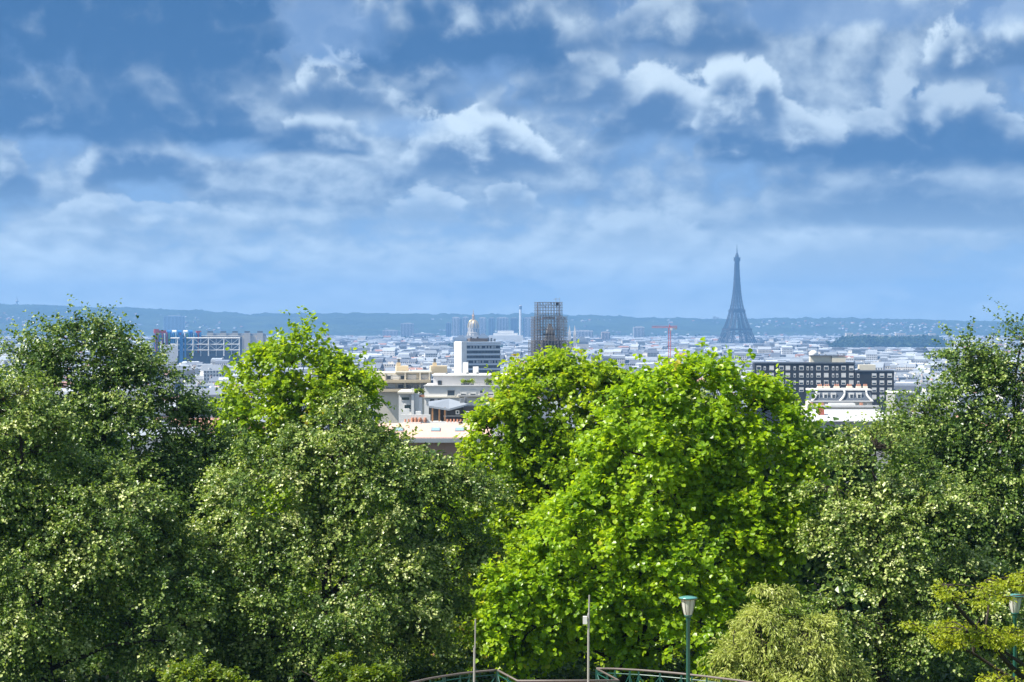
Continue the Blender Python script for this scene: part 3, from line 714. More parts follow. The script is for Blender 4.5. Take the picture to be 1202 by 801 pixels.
for r in range(2):
    for k in range(8):
        a, b_ = (zz[r], zz[r + 1]) if k % 2 == 0 else (zz[r + 1], zz[r])
        tr.tube([(s.X(pxs[k]), -8, a), (s.X(pxs[k + 1]), -8, b_)], .5, 4)
tr.build('truss_frame', M_white, s.o)
s = Site('blank_white_block', 'blank white walled block in front of the blue pipes', 'building', 200, 2300, math.radians(10), 18)
s.box('wall', M_white, 189, 208, 405.5, None, 0, 25); s.box('chimney_stack', M_white, 188, 190, 400.5, 405.4, 2, 5)

# ---- long grey institution behind it
s = Site('long_palace_block', 'long grey stone block with pavilions behind the truss frame', 'building', 270, 3600, math.radians(6), 60)
s.box('wall', M_stone, 243, 312, 394, None, 0, 40)
for px in (247, 262, 276, 290, 305): s.box('pavilion', M_stone, px - 3.6, px + 3.6, 391, None, -3, -.02); s.box('pavilion_roof', M_slate, px - 3.2, px + 3.2, 388.8, 390.95, -2, 8)
s.box('roof', M_zinc, 243, 312, 391.6, 393.95, 3, 36)

# ---- gilded dome
s = Site('gilded_dome_church', 'church dome with gold ribs and slender golden spire', 'dome', 555.5, 5500, 0, 40)
Sx = s.s; zz = s.Z
s.box('base', M_stone, 546.5, 564.5, 394, None, -10, 30)
MB().lathe([(14.6, zz(398)), (14.6, zz(391)), (15.6, zz(390.6)), (13.6, zz(390.2)), (13.4, zz(386)), (14.2, zz(385.4)), (13.6, zz(385))], 24, (0, 10, 0)).build('drum', M_stone, s.o)
for k in range(12):
    a = 2 * math.pi * k / 12 + .13
    MB().box(-.9, .9, -.5, .5, zz(397), zz(391.2)).build('column', M_stone, s.o, loc=(15.2 * math.cos(a), 10 + 15.2 * math.sin(a), 0)).rotation_euler = (0, 0, a)
    MB().box(-1.1, 1.1, -.4, .4, zz(390), zz(386.5)).build('drum_window', M_slate, s.o, loc=(13.35 * math.cos(a), 10 + 13.35 * math.sin(a), 0)).rotation_euler = (0, 0, a + math.pi / 2)
pr = [(13.4 * math.cos(a) ** .8, zz(385) + (zz(375.8) - zz(385)) * math.sin(a)) for a in np.linspace(0, 1.43, 9)]
dm = MB().lathe(pr, 24, (0, 10, 0)).build('dome', mat('lead_dome', (.46, .42, .36), .5, .2, var=.15, scale=.2), s.o, True)
for k in range(12):
    a = 2 * math.pi * k / 12
    MB().tube([(r * 1.02 * math.cos(a), 10 + r * 1.02 * math.sin(a), z + .2) for r, z in pr], 1.15, 5).build('gold_rib', M_gold, dm)
MB().lathe([(4.2, zz(376.2)), (4.2, zz(375)), (3.1, zz(374.8)), (3.1, zz(371.5)), (3.6, zz(371.2)), (2.0, zz(369.6)), (.9, zz(367)), (.5, zz(364)), (0, zz(363))], 12, (0, 10, 0)).build('lantern', mat('bronze_gold', (.55, .34, .16), .5, .3, var=.1), s.o)

# ---- slate domed palace roofs
for pxc, Y, w, a, b_, nm in ((541, 4300, 9, 394.6, 402, 'broad slate domed palace pavilion left of the gilded dome'), (567, 4200, 7.5, 392.6, 400, 'narrower slate domed palace pavilion right of the gilded dome'), (684, 4500, 7, 396, 404, 'slate hipped palace pavilion right of the scaffolding')):
    s = Site('palace_pavilion', nm, 'building', pxc, Y, 0, 25, 'palace roofs')
    s.box('wall', M_stone, pxc - w, pxc + w, b_, None, 0, 30)
    m = MB(); z0, z1 = s.Z(b_), s.Z(a); h = z1 - z0; hw_ = w * s.s
    lv = []
    for q in range(6):
        t_ = q / 5 * 1.35; lv.append((math.cos(t_), math.sin(t_)))
    vs_ = []; fs_ = []
    for c_, s_ in lv: vs_ += [(-hw_ * c_, 15 - 15 * c_, z0 + h * s_), (hw_ * c_, 15 - 15 * c_, z0 + h * s_), (hw_ * c_, 15 + 15 * c_, z0 + h * s_), (-hw_ * c_, 15 + 15 * c_, z0 + h * s_)]
    for q in range(5):
        for k in range(4): fs_.append((q * 4 + k, q * 4 + (k + 1) % 4, q * 4 + 4 + (k + 1) % 4, q * 4 + 4 + k))
    fs_.append((20, 21, 22, 23)); m.add(vs_, fs_); m.build('roof', M_slate, s.o)
    s.box('roof_crest', M_zinc, pxc - w * .35, pxc + w * .35, a - .7, a + .4, 12, 18)
s = Site('stepped_white_hall', 'broad white hall with stepped pale roof behind the gilded dome', 'building', 594, 6000, 0, 40)
s.box('wall', M_white, 574, 614, 394, None, 0, 50); s.box('middle_tier', M_white, 579, 608, 391.2, 393.9, 5, 45); s.box('top_tier', M_white, 584, 603, 388.4, 391.1, 12, 40)

# ---- twin spired church
s = Site('twin_spired_church', 'pale stone church with two thin pointed spires beside the scaffolding', 'church', 672, 4800, 0, 20)
s.box('nave', M_stone, 664, 684, 401, None, 4, 60)
m = MB(); m.add([(s.X(664), 4, s.Z(401)), (s.X(684), 4, s.Z(401)), (s.X(674), 4, s.Z(396.5)), (s.X(664), 60, s.Z(401)), (s.X(684), 60, s.Z(401)), (s.X(674), 60, s.Z(396.5))], [(0, 1, 2), (1, 4, 5, 2), (3, 0, 2, 5), (4, 3, 5)])
m.build('roof', M_slate, s.o)
for px in (668.5, 674.6):
    tw = s.box('bell_tower', M_stone, px - 1.9, px + 1.9, 393, None, -4, 3.9)
    x = s.X(px); h = 3.2; m = MB(); m.add([(x - h, -3.4, s.Z(393)), (x + h, -3.4, s.Z(393)), (x + h, 3, s.Z(393)), (x - h, 3, s.Z(393)), (x, 0, s.Z(381.5))], [(0, 1, 4), (1, 2, 4), (2, 3, 4), (3, 0, 4)])
    m.build('spire', M_stone, tw)

# ---- high-rises on the skyline
def highrise(pxc, w, top, Y, label, colr, d=24, bands=True, name='high_rise', rz=0.0, cat='high-rise'):
    s = Site(name, label, cat, pxc, Y, rz, 25, 'high-rises on the skyline')
    s.box('wall', mat('cladding_%d_%d' % (int(colr[0] * 100), int(colr[2] * 100)), colr, .5, var=.05, scale=.05), pxc - w / 2, pxc + w / 2, top, None, 0, d)
    z1 = s.Z(top); n = max(2, int(w / 1.6))
    for k in range(n):
        px = pxc - w / 2 + (k + .5) * w / n; s.box('window_strip', M_glass, px - .22 * w / n, px + .22 * w / n, top + .8, None, -.35, -.02)
    s.box('roof_plant', M_grey, pxc - w * .3, pxc + w * .3, top - .7, top - .02, d * .3, d * .7)
    return s
HR = [(535, 8.5, 372.8, 8300, 'white slab tower at the outer end of the skyline cluster', (.70, .70, .70)), (540.6, 3, 374, 8400, 'narrow dark tower tucked beside the white slab', (.20, .24, .30)),
      (546.5, 7, 372.4, 8350, 'pale tower showing behind the gilded dome', (.62, .63, .66)), (566.5, 8, 373, 8400, 'pale ribbed tower just past the gilded dome', (.66, .67, .70)),
      (577, 7.5, 373.4, 8450, 'bluish glass tower in the skyline cluster', (.26, .34, .44)), (590, 14, 373, 8500, 'wide pale slab tower in the middle of the skyline cluster', (.56, .58, .62)),
      (603.5, 8.5, 373.6, 8500, 'dark slab tower beside the tall chimney', (.18, .22, .28)), (619, 10, 373, 8300, 'pale ribbed tower right of the tall chimney', (.66, .66, .68)), (626, 4, 372.6, 8350, 'thin white tower against the scaffolding', (.70, .70, .70)),
      (526.5, 6, 379, 8600, 'low dark tower in front of the wooded ridge', (.2, .25, .3)), (478, 15, 379.8, 8200, 'isolated grey slab block on the plain', (.52, .54, .58)),
      (750, 13, 384, 7600, 'pale paired blocks near the red crane', (.68, .68, .68)), (686, 20, 388.4, 7200, 'long white slab block right of the scaffolding', (.74, .73, .72)), (711, 10, 390, 6800, 'pinkish block by the long white slab', (.66, .56, .52)),
      (204, 24, 371, 9000, 'bluish bulky tower above the pipes', (.30, .42, .55)), (497, 26, 392, 8000, 'wide low grey block on the plain', (.50, .50, .54)), (458, 18, 388, 8600, 'low pale block at the foot of the ridge', (.60, .60, .62))]
for h in HR: highrise(*h)
s = Site('district_chimney', 'tall slender white chimney among the skyline towers', 'chimney', 611, 8300, 0, 10)
MB().lathe([(5.6, 0), (4.8, s.Z(362)), (4.8, s.Z(361.9)), (4.6, s.Z(358.5)), (3.4, s.Z(358.4)), (0, s.Z(358.8))], 12).build('shaft', M_white, s.o)
MB().lathe([(5.1, s.Z(363.5)), (5.1, s.Z(359.5))], 12).build('collar', M_slate, s.o)
s = Site('hill_mast', 'thin communications tower on the wooded ridge', 'tower', 20, 12400, 0, 0)
MB().lathe([(4.5, 0), (3.5, s.Z(355)), (9, s.Z(354.6)), (9, s.Z(353.4)), (3, s.Z(353)), (2, s.Z(350)), (0, s.Z(347))], 10).build('shaft', M_grey, s.o)
s = Site('hill_lattice_post', 'tiny double block on the ridge beside the iron tower', 'building', 840, 12400, 0, 0)
s.box('wall', M_grey, 837, 840, 371.5, None, 0, 15); s.box('stair_tower', M_grey, 841, 843.5, 372.5, None, 0, 15)
# ---- curved palace among dark trees
s = Site('curved_palace_wings', 'long curved stone palace wings above a dark park', 'building', 1045, 7400, 0, 60)
for px0, px1, a in ((996, 1004, 391), (1004.3, 1018, 393), (1018.3, 1032, 392.6), (1032.3, 1046, 393.4), (1052, 1063, 391.2), (1063.3, 1080, 393.4), (1080.3, 1094, 393), (1094.3, 1102, 391.6)):
    s.box('wing' if px1 - px0 > 9 else 'pavilion', M_stone, px0, px1, a, None, (px0 - 1045) ** 2 * .02, (px0 - 1045) ** 2 * .02 + 30)
    k = px0 + 1
    while k < px1 - .8: s.box('window_strip', M_slate, k, k + .7, a + 2, 400, (px0 - 1045) ** 2 * .02 - .4, (px0 - 1045) ** 2 * .02 - .02); k += 2.4

# ------------------------------------------------------------------ the city itself
if FOOT:
    keep = np.ones(len(BLD), bool)
    for fx, fy, fr in FOOT:
        keep &= (BLD[:, 0] - fx) ** 2 + (BLD[:, 1] - fy) ** 2 > (fr + 8) ** 2
    # the blocks below the park are only the hand-built ones inside the two openings
    for px0, px1, y1 in ((430, 650, 470), (835, 1105, 900)):
        keep &= ~((BLD[:, 9] > px0) & (BLD[:, 9] < px1) & (BLD[:, 1] < y1))
    keep &= BLD[:, 1] > 330
    BLD = BLD[keep]
vis = np.zeros(len(BLD), bool)
for a, b_, c, d in gaps: vis |= (BLD[:, 9] > a) & (BLD[:, 9] < b_) & (BLD[:, 10] > c) & (BLD[:, 10] < d)
score = np.where(vis, (BLD[:, 3] / BLD[:, 1]) * (BLD[:, 4] / BLD[:, 1] * .2 + 4 / BLD[:, 1]), 0)
order = np.argsort(-score); single = set(order[:300].tolist())

def rows_for(i, far):
    x, y, ang, w, d, z0, h, wi, ri = BLD[i, :9]; wi = int(wi); ri = int(ri)
    wc = WALLS[wi] * rng.uniform(.9, 1.06); rc = ROOFS[ri] * rng.uniform(.85, 1.15); z1 = z0 + h
    walls = [(x, y, ang, w, d, z0, w, d, z1, *wc, 1)]
    c, s_ = math.cos(ang), math.sin(ang)
    at = lambda lx, ly: (x + lx * c - ly * s_, y + lx * s_ + ly * c)
    roof = []; chim = []
    k = rng.random()
    if ri == 3:      # flat: parapet and lift housing
        roof.append((x, y, ang, w - .6, d - .6, z1, w - .6, d - .6, z1 + .25, *rc, 0))
        for q in range(int(rng.integers(1, 3))):
            lx, ly = rng.uniform(-.3, .3) * w, rng.uniform(-.3, .3) * d; X_, Y_ = at(lx, ly)
            chim.append((X_, Y_, ang, rng.uniform(2, 5), rng.uniform(2, 4), z1 + .25, 2, 2, z1 + rng.uniform(1.6, 3.4), *(wc * .95), 0))
    elif k < .5:     # mansard
        e = 1.1; zz = z1 + 2.9
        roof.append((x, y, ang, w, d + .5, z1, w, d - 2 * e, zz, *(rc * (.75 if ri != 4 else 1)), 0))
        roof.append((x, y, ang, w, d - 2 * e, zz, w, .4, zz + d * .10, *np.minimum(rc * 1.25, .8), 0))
    else:            # double pitch
        roof.append((x, y, ang, w, d + .4, z1, w, .3, z1 + d * rng.uniform(.22, .36), *rc, 0))
    if ri != 3 and y < 3000:
        for e in (-1, 1):
            if rng.random() < .8:
                L = d * rng.uniform(.25, .6); X_, Y_ = at(e * w * .47, rng.uniform(-.15, .15) * d)
                hc = z1 + rng.uniform(3.2, 4.8)
                chim.append((X_, Y_, ang, .7, L, z1 - .5, .7, L, hc, *(np.array((.72, .68, .62)) * rng.uniform(.7, 1.1)), 0))
                if y < 1800: chim.append((X_, Y_, ang, .45, L * .85, hc, .4, L * .85, hc + .5, .50, .26, .18, 0))
        if rng.random() < .6:
            X_, Y_ = at(rng.uniform(-.25, .25) * w, -d * .36); chim.append((X_, Y_, ang, 1.6, 1.8, z1, 1.6, 1.8, z1 + 2.2, .76, .75, .72, 0))
    return walls, roof, chim

AREA = [(180, 306, 'near the pipe building'), (306, 536, 'beyond the cream building'), (536, 645, 'around the banded tower'), (645, 800, 'left of the crane'), (800, 1000, 'above the charcoal building'), (1000, 1130, 'towards the right lime')]
ORD = 'first second third fourth fifth sixth seventh eighth ninth tenth eleventh twelfth thirteenth fourteenth fifteenth sixteenth seventeenth eighteenth nineteenth twentieth'.split()
rest = []; named = {}
for i in range(len(BLD)):
    far = BLD[i, 1] > 5200
    wr, rr, cr_ = rows_for(i, far)
    if i in single:
        px = BLD[i, 9]; where = next((n for a, b_, n in AREA if a <= px < b_), 'in the packed city')
        lab = '%s building with %s %s' % (WNAMES[int(BLD[i, 7])], RNAMES[int(BLD[i, 8])], where)
        o = link('city_building', frusta('city_building', wr)); tag(o, lab, 'building', 'city buildings ' + where); named.setdefault(lab, []).append((px, o))
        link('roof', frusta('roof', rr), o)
        for row in cr_: link('chimney_stack' if BLD[i, 8] != 3 else 'roof_housing', frusta('chimney_stack', [row]), o)
    else: rest += wr + rr + cr_
for lab, lst in named.items():
    if len(lst) > 1:
        for k, (px, o) in enumerate(sorted(lst, key=lambda q: q[0])): o['label'] = lab + ', %s from left' % ORD[min(k, 19)]
# scattered houses on the slope of the hills
for k in range(2600):
    y = 9300 + 2600 * rng.random() ** 1.4; x = rng.uniform(-.26, .26) * y
    cl = math.sin(x / 310 + 2) + math.sin(y / 260 + x / 900) + (1.0 if x > 300 else (.5 if x < -1300 else -.6))
    if cl < rng.uniform(-.2, 2.0) or y > 11600: continue
    z = float(ground_z(x, y)); w = rng.uniform(7, 13); h = rng.uniform(3, 6); wc = WALLS[rng.integers(0, 7)] * .5; rc = ROOFS[rng.integers(0, 6)]
    an = rng.uniform(-.8, .8); rest.append((x, y, an, w, 12, z - 6, w, 12, z + h, *wc, 1)); rest.append((x, y, an, w + 1, 13, z + h, w, 1, z + h + 4, *rc, 0))
tag(link('distant_city', frusta('distant_city', rest)), 'packed pale roofs and facades of the far city', 'city', kind='stuff')

# ------------------------------------------------------------------ foliage
def leaf_material(name, cols, trans, rough=.42, tmix=.42, spec=.5):
    m = bpy.data.materials.new(name); m.use_nodes = True; t = NT(m.node_tree)
    f = t.node('ShaderNodeAttribute', attribute_name='leaf').outputs['Fac']
    cr = t.node('ShaderNodeValToRGB'); t.l.new(f, cr.inputs[0])
    e = cr.color_ramp.elements
    while len(e) < len(cols): e.new(.5)
    for k, (p, c) in enumerate(cols): e[k].position = p; e[k].color = tuple(c) + (1,)
    b = t.n['Principled BSDF']; b.inputs['Roughness'].default_value = rough; b.inputs['Specular IOR Level'].default_value = spec
    t.l.new(cr.outputs[0], b.inputs['Base Color'])
    tr = t.node('ShaderNodeBsdfTranslucent')
    mx = t.node('ShaderNodeMix'); mx.data_type = 'RGBA'; mx.blend_type = 'MULTIPLY'; mx.inputs[0].default_value = 1
    t.l.new(cr.outputs[0], mx.inputs[6]); mx.inputs[7].default_value = tuple(trans) + (1,); t.l.new(mx.outputs[2], tr.inputs[0])
    ms = t.node('ShaderNodeMixShader'); ms.inputs[0].default_value = tmix
    t.l.new(b.outputs[0], ms.inputs[1]); t.l.new(tr.outputs[0], ms.inputs[2])
    t.l.new(ms.outputs[0], t.n['Material Output'].inputs[0])
    return m
L_maple = leaf_material('maple_leaves', [(0, (.10, .22, .010)), (.40, (.25, .41, .012)), (.80, (.37, .53, .018)), (.97, (.46, .57, .025)), (1, (.50, .42, .04))], (1.8, 1.6, .8), .36, .50)
L_maple2 = leaf_material('deep_maple_leaves', [(0, (.12, .23, .012)), (.4, (.25, .39, .015)), (.90, (.38, .50, .02)), (1, (.45, .36, .05))], (1.9, 1.7, .8), .36, .48)
L_lime = leaf_material('lime_leaves', [(0, (.035, .080, .014)), (.40, (.11, .185, .028)), (.62, (.25, .34, .055)), (.76, (.50, .55, .19)), (1, (.80, .82, .46))], (1.7, 1.8, .7), .38, .24, .5)  # palest tones: bracts plus sunlit highlights put into the leaf colour
L_dark = leaf_material('dark_lime_leaves', [(0, (.028, .066, .013)), (.45, (.085, .155, .024)), (.70, (.19, .28, .042)), (.86, (.36, .43, .12)), (1, (.62, .66, .32))], (1.7, 1.9, .7), .38, .20, .5)  # palest tones again mix bracts with painted leaf highlights
L_wil = leaf_material('pale_shrub_leaves', [(0, (.24, .32, .05)), (.5, (.44, .50, .13)), (1, (.68, .70, .26))], (1.4, 1.4, .8), .42, .38)
L_loc = leaf_material('locust_leaflets', [(0, (.20, .27, .015)), (.6, (.36, .42, .025)), (1, (.50, .52, .05))], (1.8, 1.7, .7), .45, .45)
L_bush = leaf_material('bush_leaves', [(0, (.08, .15, .012)), (.6, (.17, .25, .02)), (.96, (.28, .33, .03)), (1, (.6, .28, .26))], (1.9, 1.8, .7), .45, .42)
L_far = leaf_material('far_park_leaves', [(0, (.018, .040, .012)), (1, (.055, .085, .022))], (1.5, 1.6, .7), .6, .25, .2)
bark = mat('bark', (.045, .035, .027), .9, var=.3, scale=3, bump=.4)

def norm(a): return a / np.maximum(np.linalg.norm(a, axis=-1, keepdims=True), 1e-9)
def leaves_mesh(name, base, axis, nrm, size, width, m, rng_, fold=.25, small=False, tone=None):
    """one folded leaf per row: six points, or four where leaves are tiny in view"""
    n = len(base); axis = norm(axis); side = norm(np.cross(axis, nrm)); nn = np.cross(side, axis)
    prof = [(0, 0, 0), (.42, .30, fold * .42), (.34, .72, fold * .34), (0, 1.0, -.06), (-.34, .72, fold * .34), (-.42, .30, fold * .42)]
    F = np.array([(0, 1, 2, 3), (0, 3, 4, 5)])
    if small:
        prof = [(0, 0, 0), (.46, .45, fold * .46), (0, 1.0, -.06), (-.46, .45, fold * .46)]; F = np.array([(0, 1, 2), (0, 2, 3)])
    np_, nl = len(prof), F.shape[1]
    V = np.empty((n, np_, 3))
    for k, (a, b_, c) in enumerate(prof):
        V[:, k] = base + side * (a * width * size)[:, None] + axis * (b_ * size)[:, None] + nn * (c * size)[:, None]
    I = (np.arange(n)[:, None, None] * np_ + F[None]).reshape(-1)
    me = bpy.data.meshes.new(name)
    me.vertices.add(n * np_); me.vertices.foreach_set('co', V.reshape(-1))
    me.loops.add(n * 2 * nl); me.loops.foreach_set('vertex_index', I)
    me.polygons.add(n * 2); me.polygons.foreach_set('loop_start', np.arange(n * 2) * nl)
    at = me.attributes.new('leaf', 'FLOAT', 'FACE'); at.data.foreach_set('value', np.repeat(rng_.random(n) if tone is None else tone, 2))
    me.materials.append(m); me.update(calc_edges=True); me.shade_flat()
    return me

def make_tree(name, label, cat, trunk_px, Y, lobes, m, seed, leaf=.15, width=1.0, rb=.8, shoots=13, per=17, droop=.15, fill=1.0, group=None, trunk_r=.22, up=.35, spread=.85, stems=1, flat=1.0, shell=.5):
    r = np.random.default_rng(seed); rr = random.Random(seed)
    s = Y / FPX; bx = WX(trunk_px, Y); bz = float(ground_z(bx, Y))
    o = thing(name, label, cat, (bx, Y, bz), 0, group); org = np.array([bx, Y, bz])
    B = []; O = []
    cen_all = np.array([[WX(l[0], Y), Y + (l[4] if len(l) > 4 else 0), WZ(l[1], Y)] for l in lobes])
    rad_all = np.array([[l[2] * s, (l[5] if len(l) > 5 else l[2] * .85) * (s if len(l) <= 5 else 1), l[3] * s] for l in lobes])
    for c, R3 in zip(cen_all, rad_all):
        area = 4 * math.pi * ((R3[0] * R3[1]) ** 1.6 / 3 + (R3[0] * R3[2]) ** 1.6 / 3 + (R3[1] * R3[2]) ** 1.6 / 3) ** (1 / 1.6)
        n = int(fill * (1.9 if m in (L_maple, L_maple2) else 2.3) * area / (math.pi * rb * rb)) + 3
        d = norm(r.normal(size=(n, 3))); rho = np.where(r.random(n) < .8, r.uniform(.70, 1.0, n), r.uniform(.3, .7, n))
        inner = np.maximum(R3 - rb * .45, R3 * .35)
        p = c + d * inner * rho[:, None]
        # drop what sits deep inside another lobe
        ok = np.ones(n, bool)
        for c2, R2 in zip(cen_all, rad_all):
            if c2 is not c: ok &= (((p - c2) / R2) ** 2).sum(1) > .30
        ok &= p[:, 2] > bz + (.8 if trunk_r > .1 else .05)
        ok &= (p[:, 1] < c[1] + R3[1] * .2) | (r.random(n) < .22)
        out = norm(d / R3 * R3.mean() + np.array([0, 0, up]))
        B.append(p[ok]); O.append(out[ok])
    B = np.concatenate(B); O = np.concatenate(O); nb = len(B)
    R_b = rb * r.uniform(.55, 1.3, nb)
    # shoots of every bough
    base0 = B - O * (R_b * .55)[:, None]
    ns = shoots; dirs = norm((O[:, None] * spread + r.normal(size=(nb, ns, 3)) * .62 + np.array([0, 0, .12])) * np.array([1, 1, flat]))
    ln = R_b[:, None] * np.where(r.random((nb, ns)) < .85, r.uniform(1.05, 1.4, (nb, ns)), r.uniform(1.4, 1.9, (nb, ns)))
    P0 = np.repeat(base0[:, None], ns, 1).reshape(-1, 3); D = dirs.reshape(-1, 3); Ln = ln.reshape(-1)
    tt = r.uniform(shell, 1.0, (len(P0), per))
    q = P0[:, None] + D[:, None] * (tt * Ln[:, None])[..., None]
    q[..., 2] -= droop * Ln[:, None] * tt ** 2
    off = norm(r.normal(size=q.shape)) * (leaf * r.uniform(.15, .9, tt.shape))[..., None]
    pos = (q + off).reshape(-1, 3); offd = norm(off).reshape(-1, 3); Dr = np.repeat(D, per, 0)
    axis = norm(offd * .8 + Dr * .5 + r.normal(size=pos.shape) * .35 + np.array([0, 0, -.25 - droop]))
    nrm = norm(np.array([0, 0, .75]) + Dr * .55 + r.normal(size=pos.shape) * .36)
    size = leaf * r.uniform(.6, 1.2, len(pos))
    me = leaves_mesh('crown', pos - org, axis, nrm, size, width, m, r, small=(m is not L_maple and m is not L_maple2), tone=np.clip(np.repeat(r.random(nb), ns * per) * .42 + np.repeat(r.random(len(P0)), per) * .30 + r.random(len(pos)) * .46 - .09, 0, 1))  # bough-wide tone puts lit and dark clumps into the leaf colour
    cr = link('crown', me, o); cr['kind'] = 'stuff'
    # trunk and limbs
    mb = MB(); ctop = cen_all[np.argmax(cen_all[:, 2])] - org; cmean = cen_all.mean(0) - org
    for st in range(stems):
        tip = Vector(ctop * .85 + cmean * .15) + Vector((rr.uniform(-.4, .4), rr.uniform(-.3, .3), 0)) * (st > 0) * 3
        root = Vector((rr.uniform(-.3, .3) * (stems > 1), rr.uniform(-.2, .2) * (stems > 1), -.3)); pts = [root.lerp(tip, k / 8) + Vector((rr.gauss(0, .07), rr.gauss(0, .07), 0)) * (k > 0) for k in range(9)]
        mb.tube(pts, [trunk_r * (1.35 if k == 0 else 1) * (1 - k / 9.5) for k in range(9)], 8)
        if st == 0: axis_pts = pts
    nm = max(3, min(11, nb // 14)); BL = base0 - org
    pick = [int(r.integers(nb))]; dist = np.linalg.norm(BL - BL[pick[0]], axis=1)
    while len(pick) < nm: pick.append(int(dist.argmax())); dist = np.minimum(dist, np.linalg.norm(BL - BL[pick[-1]], axis=1))
    limbs = []; tip = axis_pts[-1]
    for i in pick:
        e = Vector(BL[i]); hgt = max(.14, min(.85, (e.z - Vector((e.x, e.y, 0)).length * .8) / max(tip.z, .1))); a = axis_pts[0].lerp(tip, hgt)
        L = (e - a).length; sag = Vector((rr.gauss(0, .12), rr.gauss(0, .12), .14)) * L * .5
        pts = [a.lerp(e, q / 6) + sag * math.sin(math.pi * q / 6) + Vector((rr.gauss(0, .03), rr.gauss(0, .03), rr.gauss(0, .03))) * L * .3 * (0 < q < 6) for q in range(7)]
        r0 = min(.03 + .014 * L, trunk_r * .55); mb.tube(pts, [r0 * (1 - q / 8) for q in range(7)], 6, False); limbs.append(pts)
    node = np.array([[tuple(p) for p in l] for l in limbs]).reshape(-1, 3); nodes = np.concatenate([node, np.array([tuple(p) for p in axis_pts[4:]])])
    for i in range(nb):
        b_ = Vector(BL[i]); dd = np.linalg.norm(nodes - BL[i], axis=1) + np.maximum(0, nodes[:, 2] - BL[i][2]) * .6; a = Vector(nodes[dd.argmin()]); L = (b_ - a).length
        if L < .05: continue
        mid = a.lerp(b_, .5) + Vector((rr.gauss(0, .12), rr.gauss(0, .12), .10)) * L * .6
        r0 = .012 + .008 * L; mb.tube([a, mid, b_], [r0, r0 * .75, r0 * .4], 4, False)
    for i in r.permutation(len(P0))[:min(len(P0), 2200)]:
        a = P0[i] - org; e = a + D[i] * Ln[i] * .8; e[2] -= droop * Ln[i] * .6
        mb.tube([a, e], [.012, .004], 3, False)
    mb.build('trunk', bark, o, True)
    return o, len(pos)

total_leaves = 0
def tree(*a, **k):
    global total_leaves
    o, n = make_tree(*a, **k); total_leaves += n; return o
tree('lime_tree', 'tall dark lime tree at the far left, its top against the hills', 'tree', 110, 74,
     [(95, 437, 76, 96), (150, 500, 100, 115), (45, 500, 105, 128), (70, 430, 50, 62), (125, 425, 50, 62), (110, 650, 175, 170), (225, 560, 75, 90), (10, 640, 120, 160)], L_dark, 21, leaf=.11, per=20, shoots=26, rb=1.05, fill=1.35, shell=.35, flat=.55, trunk_r=.3)
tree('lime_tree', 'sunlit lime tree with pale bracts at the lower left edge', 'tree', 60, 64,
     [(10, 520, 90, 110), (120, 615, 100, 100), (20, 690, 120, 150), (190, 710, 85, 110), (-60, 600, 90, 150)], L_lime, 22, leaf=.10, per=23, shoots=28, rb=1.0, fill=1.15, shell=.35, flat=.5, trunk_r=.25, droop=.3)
tree('maple_tree', 'bright maple top rising behind the lime trees, left of centre', 'tree', 350, 86,
     [(352, 452, 76, 70), (400, 490, 62, 75), (305, 490, 55, 75), (350, 600, 130, 130)], L_maple2, 23, leaf=.16, width=1.25, rb=1.0, shoots=20, trunk_r=.26, fill=1.05)
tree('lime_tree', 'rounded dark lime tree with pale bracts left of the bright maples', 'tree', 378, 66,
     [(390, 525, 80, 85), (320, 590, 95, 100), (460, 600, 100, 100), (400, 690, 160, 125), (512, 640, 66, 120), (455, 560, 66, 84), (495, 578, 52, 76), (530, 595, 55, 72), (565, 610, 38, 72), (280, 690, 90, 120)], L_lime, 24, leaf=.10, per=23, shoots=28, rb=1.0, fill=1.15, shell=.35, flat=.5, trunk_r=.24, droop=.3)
tree('maple_tree', 'green maple with leaning top in front of the scaffolding', 'tree', 650, 78,
     [(635, 482, 60, 80), (695, 498, 68, 86), (586, 555, 54, 110), (560, 610, 45, 80), (600, 640, 66, 110), (660, 640, 115, 150), (720, 490, 40, 55), (745, 500, 50, 62)], L_maple2, 25, leaf=.15, width=1.25, rb=.95, shoots=22, trunk_r=.26, fill=1.3)
tree('maple_tree', 'large glowing yellow-green maple below the iron tower', 'tree', 722, 65,
     [(828, 492, 78, 88), (784, 478, 58, 60), (876, 484, 56, 62), (765, 555, 95, 118), (890, 560, 84, 125), (700, 650, 95, 110), (810, 680, 140, 130), (620, 715, 66, 78), (912, 515, 46, 58)], L_maple, 26, leaf=.14, width=1.3, rb=.9, shoots=22, per=16, fill=1.35, trunk_r=.26)
tree('lime_tree', 'tall lime tree at the right edge rising above the hills', 'tree', 1180, 72,
     [(1198, 434, 58, 90), (1140, 490, 62, 118), (1175, 480, 70, 90), (1225, 470, 70, 100), (1190, 580, 130, 150), (1085, 545, 72, 118), (1180, 700, 150, 130), (1270, 520, 90, 150)], L_dark, 27, leaf=.11, per=20, shoots=26, rb=1.05, fill=1.35, shell=.35, flat=.55, trunk_r=.3)
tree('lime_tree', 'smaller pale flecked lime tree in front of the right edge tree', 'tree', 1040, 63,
     [(1028, 540, 50, 72), (990, 580, 48, 72), (995, 620, 66, 85), (1075, 630, 95, 110), (1110, 720, 105, 100), (1010, 700, 80, 90)], L_lime, 28, leaf=.10, per=23, shoots=28, rb=1.0, fill=1.15, shell=.35, flat=.5, trunk_r=.2, droop=.25)
